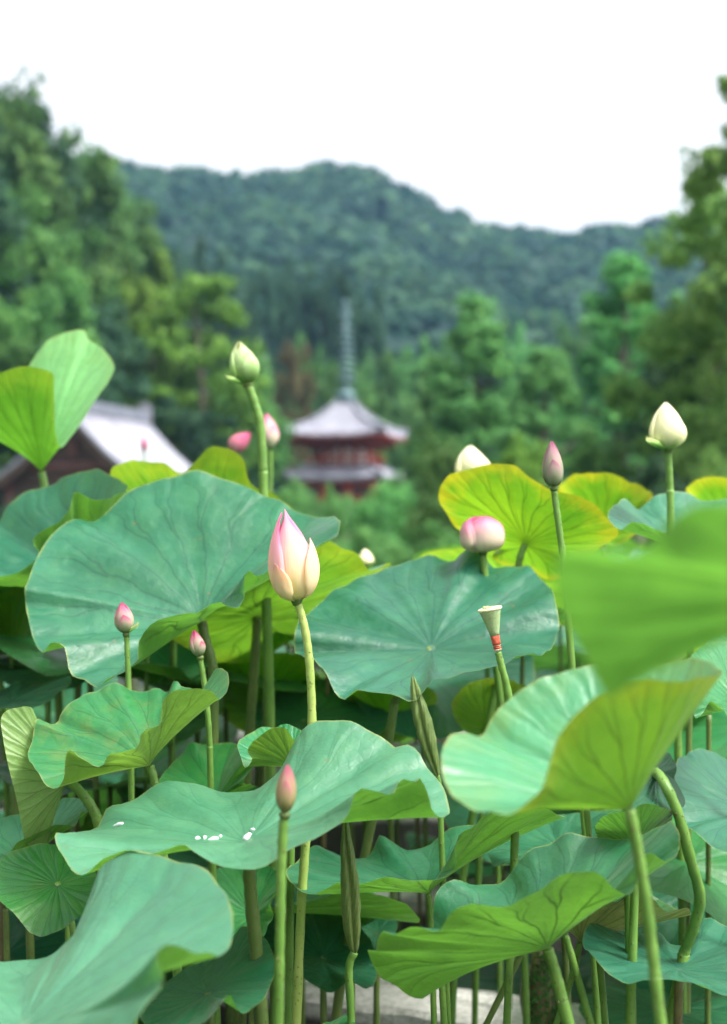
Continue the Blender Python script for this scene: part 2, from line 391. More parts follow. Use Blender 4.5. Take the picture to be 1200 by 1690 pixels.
def concrete_mat():
    t = NT('concrete'); oc = t.n('ShaderNodeTexCoord').outputs['Object']
    n1 = t.noise(6.0, 5.0, 0.6, oc); n2 = t.noise(90.0, 4.0, 0.7, oc); n3 = t.noise(22.0, 5.0, 0.65, oc)
    geo = t.n('ShaderNodeNewGeometry'); sx = t.n('ShaderNodeSeparateXYZ'); t.l(geo.outputs['Position'], sx.inputs[0])
    col = t.mix(t.maprange(n1, 0.3, 0.7), (0.46, 0.45, 0.42), (0.62, 0.61, 0.58))
    col = t.mix(t.math('MULTIPLY', t.maprange(n2, 0.45, 0.65), 0.55), col, (0.17, 0.165, 0.15))
    col = t.mix(t.math('MULTIPLY', t.maprange(n3, 0.55, 0.7), 0.45), col, (0.14, 0.15, 0.10))
    low_dark = t.maprange(t.math('ADD', sx.outputs[2], t.math('MULTIPLY', t.math('SUBTRACT', n3, 0.5), 0.03)), 0.150, 0.172, 0.92, 0.0)   # sides darker below the top edge
    col = t.mix(low_dark, col, (0.025, 0.026, 0.022))
    b = t.n('ShaderNodeBsdfPrincipled', i_Roughness=0.85); b.inputs['Specular IOR Level'].default_value = 0.25
    t.l(col, b.inputs['Base Color'])
    bp = t.n('ShaderNodeBump', i_Strength=0.8, i_Distance=0.006); t.l(t.math('ADD', n2, t.math('MULTIPLY', n3, 1.5)), bp.inputs['Height']); t.l(bp.outputs[0], b.inputs['Normal'])
    t.l(b.outputs[0], t.out.inputs[0]); return t.m
M_conc = concrete_mat()

def water_mat():
    t = NT('pond_water'); oc = t.n('ShaderNodeTexCoord').outputs['Object']
    n = t.noise(2.2, 5.0, 0.6, oc); n2 = t.noise(26.0, 4.0, 0.6, oc)
    col = t.mix(t.maprange(n, 0.4, 0.62), (0.010, 0.016, 0.010), (0.022, 0.035, 0.016))
    scum = t.math('MULTIPLY', t.maprange(n2, 0.52, 0.6), t.maprange(n, 0.45, 0.6))
    col = t.mix(t.math('MULTIPLY', scum, 0.7), col, (0.09, 0.16, 0.035))
    b = t.n('ShaderNodeBsdfPrincipled'); b.inputs['Specular IOR Level'].default_value = 0.3; t.l(col, b.inputs['Base Color'])
    t.l(t.math('ADD', 0.12, t.math('MULTIPLY', scum, 0.5)), b.inputs['Roughness'])
    bp = t.n('ShaderNodeBump', i_Strength=0.12, i_Distance=0.01); t.l(t.noise(7.0, 3.0, 0.5, oc), bp.inputs['Height']); t.l(bp.outputs[0], b.inputs['Normal'])
    t.l(b.outputs[0], t.out.inputs[0]); return t.m
M_water = water_mat()

# ------------------------------------------------------------------ setting: ground, water, hills
def smooth(a, b, x):
    t = np.clip((np.asarray(x, float)-a)/(b-a), 0, 1); return t*t*(3-2*t)

RX = np.array([-400, -140, 60, 140, 190, 290, 400, 470, 550, 600, 660, 730, 800, 870, 940, 1000, 1050, 1120, 1200, 1500, 1900], float)
RYp = np.array([240, 230, 250, 268, 272, 292, 298, 294, 280, 287, 314, 350, 382, 388, 396, 384, 384, 370, 350, 330, 400], float)
def terrain(x, Y):
    x = np.asarray(x, float); Y = np.asarray(Y, float)
    d = -x-(3.0+0.105*Y)
    left = np.clip(d, 0, None)*1.05*smooth(62, 80, Y)*(1-smooth(130, 190, Y))
    left = 34*np.tanh(left/34)
    px = x/420.0*FPX+600
    zr = CAM_H+(HORIZ-np.interp(px, RX, RYp))/FPX*420.0-4.5
    s = np.clip((Y-135)/285.0, 0, 1)
    up = np.where(Y < 420, s**1.15, 1-0.6*smooth(420, 640, Y))
    spur = 7.0*np.sin(x*0.045+Y*0.012)*np.sin(Y*0.021+1.0)*s*(1-s)*2.6 + 3.0*np.sin(x*0.11+0.7)*np.sin(Y*0.05)*s*(1-s)*3
    return left + zr*up + spur

def make_grid(x0, x1, nx, y0, y1, ny, f):
    X, Yg = np.meshgrid(np.linspace(x0, x1, nx), np.linspace(y0, y1, ny))
    V = np.stack([X.ravel(), Yg.ravel(), f(X, Yg).ravel()], 1)
    i = np.arange(nx-1); j = np.arange(ny-1); I, J = np.meshgrid(i, j)
    a = (J*nx+I).ravel(); F = np.stack([a, a+1, a+nx+1, a+nx], 1)
    return V, F

V, F = make_grid(-690, 690, 24, -60, 900, 24, lambda x, y: 0*x-0.30)
tag(link('ground', mesh_np('ground', V, F), M_ground), kind='structure')
V, F = make_grid(-9, 9, 2, -0.5, 11.5, 2, lambda x, y: 0*x)
tag(link('pond_water', mesh_np('pond_water', V, F), M_water), kind='structure')
def bank_f(x, y): return 0.10+0.10*smooth(11.2, 14, y)+0.03*np.sin(x*1.3)*np.sin(y*0.9)
V, F = make_grid(-60, 60, 90, 11.2, 66, 60, lambda x, y: bank_f(x, y))
tag(link('bank', mesh_np('bank', V, F), M_ground), kind='structure')
V, F = make_grid(-420, 420, 130, 60, 640, 130, lambda x, y: terrain(x, y)+0.05)
tag(link('hills', mesh_np('hills', V, F), M_hill), kind='structure')

#==NEXT==
# ------------------------------------------------------------------ trees
def quads_from(pos, nor, size, rg, aspect=0.62):
    """leaf-shaped quads at pos with the given normals"""
    n = len(pos)
    a = rg.normal(size=(n, 3)); nn = nor/np.linalg.norm(nor, axis=1, keepdims=True)
    tx = np.cross(nn, a); tx /= np.linalg.norm(tx, axis=1, keepdims=True)+1e-9
    ty = np.cross(nn, tx)
    s = size[:, None] if hasattr(size, '__len__') else size
    V = np.empty((n, 4, 3))
    V[:, 0] = pos-tx*s; V[:, 1] = pos-ty*s*aspect-tx*s*.15; V[:, 2] = pos+tx*s; V[:, 3] = pos+ty*s*aspect-tx*s*.15
    F = np.arange(n*4).reshape(n, 4)
    return V.reshape(-1, 3), F

def crown_mesh(kind, seed):
    """a crown for a tree 10 m high; clumps of leaves through the crown's volume with gaps between"""
    rg = np.random.RandomState(seed); cl = []
    if kind == 'broad':
        for _ in range(64):
            d = rg.normal(size=3); d /= np.linalg.norm(d); rr = rg.uniform(.35, 1)**.5
            c = np.array([0, 0, 6.2])+d*rr*np.array([3.0, 3.0, 3.4])*(1+.18*math.sin(3*math.atan2(d[1], d[0])+seed))
            cl.append((c, rg.uniform(.55, 1.05), .75))
        per, ls = 95, .20
    elif kind == 'layered':
        for _ in range(70):
            z = rg.uniform(1.6, 9.7); w = 3.1*math.sin(math.pi*min(1, (z-.6)/9.6)**.8)**.6
            a = rg.uniform(0, 6.28); rr = rg.uniform(.3, 1)**.5*w
            cl.append((np.array([math.cos(a)*rr, math.sin(a)*rr, z-.06*rr*rr]), rg.uniform(.7, 1.3), .33))
        per, ls = 85, .19
    elif kind == 'cedar':
        for _ in range(95):
            z = rg.uniform(1.2, 9.9); w = 2.7*(1-(z/10.3))**.75+.12
            a = rg.uniform(0, 6.28); rr = rg.uniform(.45, 1.08)*w
            cl.append((np.array([math.cos(a)*rr, math.sin(a)*rr, z+.14*rr]), rg.uniform(.35, .75), .7))
        per, ls = 70, .16
    elif kind == 'pine':
        for _ in range(75):
            z = rg.uniform(1.8, 9.8); w = 3.4*(1-(max(0, z-5)/6.5))**.7
            a = rg.uniform(0, 6.28); rr = rg.uniform(.25, 1)*w
            cl.append((np.array([math.cos(a)*rr, math.sin(a)*rr, z]), rg.uniform(.55, 1.0), .45))
        per, ls = 95, .16
    else:  # shrub
        for _ in range(50):
            d = rg.normal(size=3); d[2] = abs(d[2]); d /= np.linalg.norm(d); rr = rg.uniform(.4, 1)**.5
            cl.append((np.array([0, 0, .6])+d*rr*np.array([5.2, 5.2, 8.4]), rg.uniform(1.0, 1.9), .8))
        per, ls = 95, .30
    VV = []; k = 0; FF = []
    for c, r, flat in cl:
        n = int(per*rg.uniform(.7, 1.3))
        d = rg.normal(size=(n, 3)); d /= np.linalg.norm(d, axis=1, keepdims=True)
        p = c+d*(rg.uniform(.25, 1.0, (n, 1))**.6)*r*np.array([1, 1, flat])
        nr = d*.6+rg.normal(size=(n, 3))*.5+np.array([0, 0, .55])
        V, F = quads_from(p, nr, rg.uniform(.6, 1.25, n)*ls, rg)
        VV.append(V); FF.append(F+k); k += len(V)
    return mesh_np('crown', np.vstack(VV), np.vstack(FF), smooth=False), [c for c, _, _ in cl]

def trunk_mesh(kind, clumps, seed):
    rg = random.Random(seed); mb = MB()
    top = {'broad': 7.0, 'layered': 8.6, 'cedar': 9.8, 'pine': 9.3}.get(kind, 3.5)
    pts = [(0.25*math.sin(i*1.3+seed)*(i/6)*.8, 0.25*math.cos(i*1.1+seed)*(i/6)*.8, -0.6+i*(top+.6)/6) for i in range(7)]
    mb.tube(pts, [0.30, .24, .20, .17, .13, .09, .04], 8)
    for c in rg.sample(clumps, min(12, len(clumps))):
        z0 = max(0.8, c[2]-rg.uniform(.8, 2.0)); f = min(1, z0/top)
        b0 = np.interp(z0, [p[2] for p in pts], [p[0] for p in pts]), np.interp(z0, [p[2] for p in pts], [p[1] for p in pts]), z0
        m = (b0[0]*.45+c[0]*.55, b0[1]*.45+c[1]*.55, b0[2]*.5+c[2]*.5+.15)
        mb.tube([b0, m, tuple(c)], [.10*(1.1-f), .07*(1.1-f)+.02, .015], 5, cap=False)
    return mesh_np('trunk', mb.V, mb.F)

PROTO = {}
def proto(kind, k, fol):
    key = (kind, k)
    if key not in PROTO:
        cm, cl = crown_mesh(kind, 11*k+len(kind)*5); PROTO[key] = (cm, trunk_mesh(kind, cl, k), {})
    cm, tm, d = PROTO[key]
    if fol not in d:
        m = cm if not d else cm.copy()
        m.materials.clear(); m.materials.append(FM[fol]); d[fol] = m
    if not tm.materials: tm.materials.append(M_bark)
    return d[fol], tm

tcount = [0]
def ground_z(x, Y):
    return float(terrain(x, Y)) if Y > 60 else 0.12
def tree(name, px, py_top, Y, width_px, kind, fol, label, group=None, k=None, cat='tree', minh=2.0, base=None):
    """a tree standing on the ground at depth Y, its top at photo row py_top, crown width_px wide"""
    x = (px-600)/FPX*Y
    zb = ground_z(x, Y) if base is None else base
    h = max(minh, CAM_H+(HORIZ-py_top)/FPX*Y-zb)
    w = width_px/FPX*Y
    tcount[0] += 1
    kk = (tcount[0] % 3) if k is None else k
    cm, tm = proto(kind, kk, fol)
    unit = {'broad': 7.2, 'layered': 7.6, 'cedar': 6.2, 'pine': 7.4}.get(kind, 12.5)
    root = empty(name, (x, Y, zb-.05), label, cat, group, rz=rng.uniform(0, 6.28), scale=(w/unit, w/unit, h/10.0))
    link('crown', cm, None, root)
    if kind == 'shrub': link('stem', tm, None, root)
    else: link('trunk', tm, None, root)
    return root

# steep wooded slope on the left
G1 = 'broadleaf trees on the steep slope'
L1_ = 'tall broadleaf tree in the wood on the steep slope beside the temple hall'
for (px, py, Y, w) in [(-90, 60, 70, 260), (-10, 95, 74, 270), (45, 128, 78, 260), (95, 172, 82, 250), (130, 225, 88, 230), (172, 288, 92, 220), (-60, 230, 66, 240), (40, 290, 68, 230), (110, 350, 72, 200),
                       (195, 370, 80, 210), (240, 400, 86, 190), (-40, 400, 64, 240), (60, 440, 64, 230), (150, 470, 68, 200), (10, 540, 62, 240), (110, 560, 62, 220), (-70, 600, 60, 230), (270, 470, 90, 130)]:
    fo = ('mid', 'mid', 'dark', 'mid', 'dark')[(px+py+400) // 10 % 5]
    tree('broadleaf_tree', px, py, Y, w, 'broad', fo, L1_.replace('tall', 'tall dark-leaved' if fo == 'dark' else 'tall mid-green'), G1)
tree('broadleaf_tree', 225, 400, 78, 150, 'broad', 'lime', 'lighter green tree leaning out at the foot of the steep slope', k=1)
tree('maple_tree', 330, 440, 74, 250, 'layered', 'lime', 'bushy lime-green tree with layered boughs right behind the temple hall', k=0)
tree('maple_tree', 245, 500, 76, 200, 'layered', 'lime', 'smaller lime-green tree with layered boughs tucked beside the bushy one', k=1)
tree('broadleaf_tree', 400, 590, 80, 160, 'broad', 'mid', 'rounded dark tree between the lime-green tree and the pagoda', k=2)
tree('broadleaf_tree', 300, 640, 70, 190, 'broad', 'dark', 'dark tree in the shade at the end of the temple hall roof', k=1)
tree('russet_tree', 480, 545, 105, 80, 'broad', 'russet', 'russet brown-leaved tree left of the pagoda spire', k=0)
# dark evergreens behind the pagoda
for (px, py, Y, w) in [(350, 385, 165, 95), (400, 430, 150, 80), (440, 420, 160, 75), (485, 410, 165, 75), (530, 415, 165, 75), (570, 430, 160, 70), (610, 460, 150, 75), (310, 400, 150, 90)]:
    tree('evergreen_tree', px, py, Y, w, 'broad', 'dark', 'dark evergreen rising in a row behind the pagoda', 'dark evergreens behind the pagoda')
for (px, py, Y, w) in [(430, 560, 120, 100), (520, 545, 125, 90), (590, 570, 118, 90), (640, 560, 122, 90), (690, 545, 120, 95), (740, 540, 125, 90), (470, 620, 108, 90), (670, 620, 105, 90), (560, 600, 112, 90),
                       (800, 500, 135, 100), (870, 520, 130, 100), (940, 500, 135, 110), (1010, 480, 130, 110), (1090, 470, 125, 120), (1180, 460, 120, 120), (620, 640, 100, 80), (430, 660, 98, 90)]:
    tree('woodland_tree', px, py, Y, w, 'broad', 'bright' if (px//10) % 2 else 'mid', ('light green ' if (px//10) % 2 else 'deeper green ')+'rounded woodland tree in the belt around the pagoda', 'woodland belt round the pagoda')
# feathery bright trees on the right
tree('feathery_tree', 785, 490, 52, 270, 'cedar', 'bright', 'bright feathery tree, the one standing next to the pagoda', k=0)
tree('feathery_tree', 1025, 428, 54, 310, 'cedar', 'bright', 'bright feathery tree, taller one, with pointed crown above its neighbours', k=1)
tree('feathery_tree', 900, 575, 48, 260, 'cedar', 'bright', 'bright feathery tree, shortest, filling the gap between the two taller ones', k=2)
tree('feathery_tree', 1120, 540, 46, 280, 'cedar', 'mid', 'dull green feathery tree at the foot of the olive pine', k=0)
tree('feathery_tree', 720, 590, 60, 140, 'cedar', 'mid', 'slim dull green feathery tree close behind the bright one by the pagoda', k=1)
tree('pine_tree', 1285, 70, 25, 430, 'pine', 'olive', 'big olive-green pine with open clumped boughs towering over the lotus', k=0)
tree('pine_tree', 1170, 275, 28, 330, 'pine', 'olive', 'second olive pine, lower, its boughs reaching over the feathery trees', k=1)
tree('broadleaf_tree', 1160, 520, 30, 260, 'broad', 'dark', 'dark rounded tree shading the trunk of the big olive pine', k=0)
# rounded shrubs between the pond and the pagoda
for (px, py, Y, w, fol, lab) in [
    (560, 798, 72, 110, 'bright', 'light bush right before the pagoda door'), (610, 812, 66, 90, 'mid', 'green bush before the pagoda platform'), (520, 815, 64, 90, 'mid', 'green bush at the pagoda platform corner'),
    (497, 762, 62, 70, 'bright', 'pale bush hiding a corner of the pagoda lower roof'), (650, 770, 58, 90, 'bright', 'light bush at the right side of the pagoda lower roof'),
    (720, 690, 34, 190, 'mid', 'rounded shrub of mid green below the bright feathery tree'), (640, 760, 30, 150, 'bright', 'light rounded shrub hiding the foot of the pagoda'),
    (760, 770, 26, 210, 'mid', 'broad low shrub in front of the rounded shrub'), (860, 700, 36, 180, 'lime', 'yellowish shrub below the shortest feathery tree'),
    (620, 840, 20, 150, 'bright', 'loose light shrub at the pond bank'), (720, 850, 18, 190, 'mid', 'dense shrub at the pond bank below the pagoda garden'),
    (980, 690, 30, 200, 'mid', 'tall shrub behind the slim grey-pink bud'), (930, 740, 24, 180, 'olive', 'olive shrub behind the yellow leaves'), (1080, 740, 22, 220, 'dark', 'dark shrub behind the creamy white bud'),
    (1190, 720, 20, 220, 'olive', 'olive shrub under the big pine'), (480, 770, 30, 110, 'bright', 'small pale shrub left of the pagoda body'), (545, 790, 32, 70, 'bright', 'thin pale bush in front of the pagoda body'),
    (460, 850, 22, 130, 'mid', 'shrub at the pond bank left of the pagoda'), (545, 870, 19, 120, 'bright', 'pale low shrub at the pond bank before the pagoda'), (340, 780, 34, 160, 'dark', 'dark shrub beyond the temple hall eave'),
    (860, 860, 17, 200, 'mid', 'low green shrub at the pond bank behind the yellow backlit leaf'), (1020, 850, 17, 200, 'dark', 'low dark shrub at the pond bank behind the yellow leaves'), (60, 800, 34, 200, 'dark', 'dark hedge-like shrub under the temple hall'), (200, 830, 26, 200, 'dark', 'dark low shrub by the temple hall steps')]:
    tree('shrub', px, py, Y, w, 'shrub', fol, lab, 'shrubs of the temple garden', cat='shrub', minh=.7)

# ------------------------------------------------------------------ far woods on the mountain: one mass
def far_forest():
    rg = np.random.RandomState(3); n = 5200
    Yc = 140+(rg.uniform(0, 1, n)**.85)*300; half = Yc*0.33+25
    xc = rg.uniform(-1, 1, n)*half
    zc = terrain(xc, Yc); r = rg.uniform(2.3, 4.6, n)*(0.75+Yc/900)
    m = 34
    d = rg.normal(size=(n, m, 3)); d[:, :, 2] = np.abs(d[:, :, 2])*1.1; d /= np.linalg.norm(d, axis=2, keepdims=True)
    jit = rg.uniform(.72, 1.08, (n, m, 1))
    P = np.stack([xc, Yc, zc+r*.35], 1)[:, None, :]+d*jit*r[:, None, None]*np.array([1, 1, 1.15])
    P = P.reshape(-1, 3); N = (d+rg.normal(size=d.shape)*.35).reshape(-1, 3)
    sz = (r[:, None]*rg.uniform(.26, .46, (n, m))).ravel()
    V, F = quads_from(P, N, sz, rg, .8)
    o = link('far_woods', mesh_np('far_woods', V, F, smooth=False), FM['far'])
    tag(o, 'dense woods covering the hazy mountain beyond the pagoda', 'woods', kind='stuff')
far_forest()

# ------------------------------------------------------------------ pagoda
M_red = simple_mat('vermilion_paint', (0.30, 0.035, 0.02), (0.40, 0.06, 0.03), 3.0, .6, .1)
M_dred = simple_mat('dark_red_timber', (0.10, 0.02, 0.015), (0.16, 0.035, 0.025), 3.0, .7, .1)
M_white = simple_mat('plaster', (0.62, 0.60, 0.57), (0.74, 0.72, 0.70), 2.0, .8, .1)
M_tile = simple_mat('roof_tile', (0.15, 0.15, 0.185), (0.26, 0.26, 0.305), 0.9, .45, .2, spec=.6)
M_ridge = simple_mat('ridge_tile', (0.10, 0.11, 0.14), (0.18, 0.19, 0.23), 2.0, .5, .2)
M_bronze = simple_mat('green_bronze', (0.07, 0.13, 0.145), (0.12, 0.20, 0.21), 4.0, .55, .2)
M_stone = simple_mat('stone_base', (0.25, 0.24, 0.22), (0.36, 0.35, 0.32), 2.0, .9, .4)
M_timber = simple_mat('old_timber', (0.035, 0.022, 0.018), (0.07, 0.045, 0.035), 5.0, .8, .3)
M_rosy = simple_mat('weathered_red_timber', (0.07, 0.03, 0.028), (0.11, 0.05, 0.045), 5.0, .8, .2)

def pyramid_roof(root, half, zeave, zapex, rtop, lift, name='roof'):
    """concave four-sided roof with upturned corners and rows of round tiles"""
    n = 12; m = 16; V = []; F = []; UVs = []
    def pt(side, s, t):      # s -1..1 across, t 0 eave .. 1 apex
        w = half*(1-t)+rtop*t
        z = zeave+(zapex-zeave)*(0.42*t+0.58*t**2.1)+lift*(abs(s)**3)*(1-t)**2
        x, y = s*w, -w-0.10*half*(1-t)**3*(1-abs(s))*0
        c, sn = math.cos(side*math.pi/2), math.sin(side*math.pi/2)
        return np.array([x*c-y*sn, x*sn+y*c, z])
    rb = MB(); ribs = MB(); rid = MB()
    for side in range(4):
        base = len(V)
        for j in range(n+1):
            for i in range(m+1): V.append(pt(side, -1+2*i/m, j/n))
        for j in range(n):
            for i in range(m):
                a = base+j*(m+1)+i; F.append([a, a+1, a+m+2, a+m+1])
        # eave underside
        b2 = len(V)
        for i in range(m+1):
            p = pt(side, -1+2*i/m, 0); V.append(p-np.array([0, 0, .16]))
        q = len(V)
        for i in range(m+1):
            p = pt(side, -1+2*i/m, 0); V.append(np.array([p[0]*.55, p[1]*.55, zeave-.05]))
        for i in range(m):
            F.append([base+i+1, base+i, b2+i, b2+i+1]); F.append([b2+i+1, b2+i, q+i, q+i+1])
        N = 30
        for i in range(N):
            s = -1+2*(i+.5)/N
            X = s*half; ps = []
            for t in np.linspace(0, 1, 9):
                w = half*(1-t)+rtop*t
                if abs(X) > w: break
                ps.append(pt(side, X/w, t)+np.array([0, 0, .02]))
            if len(ps) >= 2: ribs.tube([tuple(p) for p in ps], .045*half/3.3, 5)
        rid.tube([tuple(pt(side, 1.0, t)+np.array([0, 0, .06])) for t in np.linspace(0, 1, 9)], [.13]*9, 6)
    rf = link(name, mesh_np(name, V, F, smooth=False), M_tile, root)
    o = ribs.build('tile_rows', M_tile, rf, smooth=True); tag(o, kind='stuff')
    rid.build('hip_ridges', M_ridge, rf, smooth=True)
    return rf

def pagoda():
    Y = 90.0; x = (570-600)/FPX*Y
    root = empty('pagoda', (x, Y, 0.0), 'vermilion two-storey pagoda with grey tiled roofs and tall bronze spire', 'pagoda', rz=R(-14))
    zz = lambda py: CAM_H+(HORIZ-py)/FPX*Y
    def box(name, c, d, mat, par=root):
        return MB().box(c, d).build(name, mat, par)
    box('stone_platform', (0, 0, .2), (7.4, 7.4, .5), M_stone)
    z1 = zz(795)
    box('lower_wall', (0, 0, .45+(z1-.45)/2), (4.6, 4.6, z1-.45), M_rosy)
    for sx in (-1, -.34, .34, 1):
        for sy in (-1, 1):
            MB().tube([(sx*2.35, sy*2.35, .45), (sx*2.35, sy*2.35, z1)], .17, 10).build('lower_post', M_red, root, True)
            if abs(sx) < .9: MB().tube([(sy*2.35, sx*2.35, .45), (sy*2.35, sx*2.35, z1)], .17, 10).build('lower_post', M_red, root, True)
    for zb in (.9, 2.0, z1-.15):
        for k in range(4):
            a = k*math.pi/2
            MB().box((math.cos(a)*2.37, math.sin(a)*2.37, zb), (.14, 4.9, .2), rz=a).build('beam', M_red, root)
    for k in range(4):
        a = k*math.pi/2
        MB().box((math.cos(a)*2.36, math.sin(a)*2.36, 1.35), (.10, 1.3, 1.8), rz=a).build('door', M_dred, root)
    pyramid_roof(root, 3.1, zz(789), zz(768), 1.9, .25, 'lower_roof')
    zf = zz(772)
    # balcony rail and upper body
    MB().box((0, 0, zf), (4.1, 4.1, .16)).build('balcony_floor', M_dred, root)
    zt = zz(738)
    MB().tube([(0, 0, zf), (0, 0, zt)], [1.75, 1.62], 24).build('upper_wall', M_white, root, True)
    for k in range(12):
        a = k*math.pi/6+.13
        MB().tube([(math.cos(a)*1.74, math.sin(a)*1.74, zf), (math.cos(a)*1.70, math.sin(a)*1.70, zt)], .12, 8).build('upper_post', M_red, root, True)
    for k in range(4):
        a = k*math.pi/2
        for zb, th in ((zf+.75, .10), (zf+.45, .08)):
            MB().box((math.cos(a)*2.0, math.sin(a)*2.0, zb), (.08, 4.1, th), rz=a).build('rail', M_red, root)
        for q in range(5):
            c = Vector((2.0, -1.9+q*.95, zf+.4)); c.rotate(Matrix.Rotation(a, 3, 'Z'))
            MB().box(c, (.10, .10, .8), rz=a).build('rail_post', M_red, root)
    for i, (w, zc) in enumerate(((3.6, zz(739)), (4.2, zz(735)), (4.8, zz(731)), (5.3, zz(727.5)))):
        MB().box((0, 0, zc), (w, w, .17)).build('bracket_tier', M_red if i % 2 == 0 else M_dred, root)
        for k in range(4):
            a = k*math.pi/2
            for q in range(6):
                c = Vector((w/2+.02, -w/2+.25+q*(w-.5)/5, zc-.10)); c.rotate(Matrix.Rotation(a, 3, 'Z'))
                MB().box(c, (.34, .20, .20), rz=a).build('bracket', M_dred if i % 2 == 0 else M_red, root)
    MB().box((0, 0, zz(725)+.02), (5.6, 5.6, .10)).build('soffit', M_dred, root)
    raf = MB()
    for k in range(4):
        a = k*math.pi/2
        for q in range(26):
            c = Vector((2.9, -2.95+q*.236, zz(722)-.06)); c.rotate(Matrix.Rotation(a, 3, 'Z'))
            raf.box(c, (.85, .09, .11), rz=a)
    o = raf.build('rafters', M_red, root); tag(o, kind='stuff')
    pyramid_roof(root, 3.3, zz(721), zz(664), .42, .42, 'upper_roof')
    # spire
    z0 = zz(664)
    sp = MB().box((0, 0, z0+.12), (.95, .95, .45)).build('spire_base', M_bronze, root)
    MB().tube([(0, 0, z0+.3), (0, 0, z0+.42), (0, 0, z0+.62), (0, 0, z0+.85), (0, 0, z0+.95)], [.55, .62, .55, .30, .45], 20).build('inverted_bowl', M_bronze, sp, True)
    ztip = zz(495)
    MB().tube([(0, 0, z0+.8), (0, 0, ztip-.2)], [.12, .07], 10).build('spire_pole', M_bronze, root, True)
    for k in range(9):
        zc = z0+1.35+k*.42; rr = .47-.014*k
        V, F = tube_vf([Vector((math.cos(a)*rr, math.sin(a)*rr, zc)) for a in np.linspace(0, 2*math.pi, 21)], .10, 6)
        mb = MB(); mb.add(V, F)
        for q in range(4):
            a = q*math.pi/2; mb.tube([(0, 0, zc), (math.cos(a)*rr, math.sin(a)*rr, zc)], .03, 4)
        mb.build('spire_ring', M_bronze, root, True)
    for k in range(4):
        a = k*math.pi/2+.4
        c, s = math.cos(a), math.sin(a)
        V = [(c*.08, s*.08, ztip-1.35), (c*.30, s*.30, ztip-1.15), (c*.34, s*.34, ztip-.85), (c*.20, s*.20, ztip-.45), (c*.07, s*.07, ztip-.40)]
        V2 = [(v[0]-s*.03, v[1]+c*.03, v[2]) for v in V]
        MB().add(V+V2, [[0, 1, 2, 3, 4], [9, 8, 7, 6, 5]]+[[i, (i+1) % 5+0, (i+1) % 5+5, i+5] for i in range(5)]).build('flame_fin', M_bronze, root)
    MB().tube([(0, 0, ztip-.42), (0, 0, ztip-.30), (0, 0, ztip-.14), (0, 0, ztip)], [.06, .19, .15, .02], 12).build('jewel', M_bronze, root, True)
pagoda()

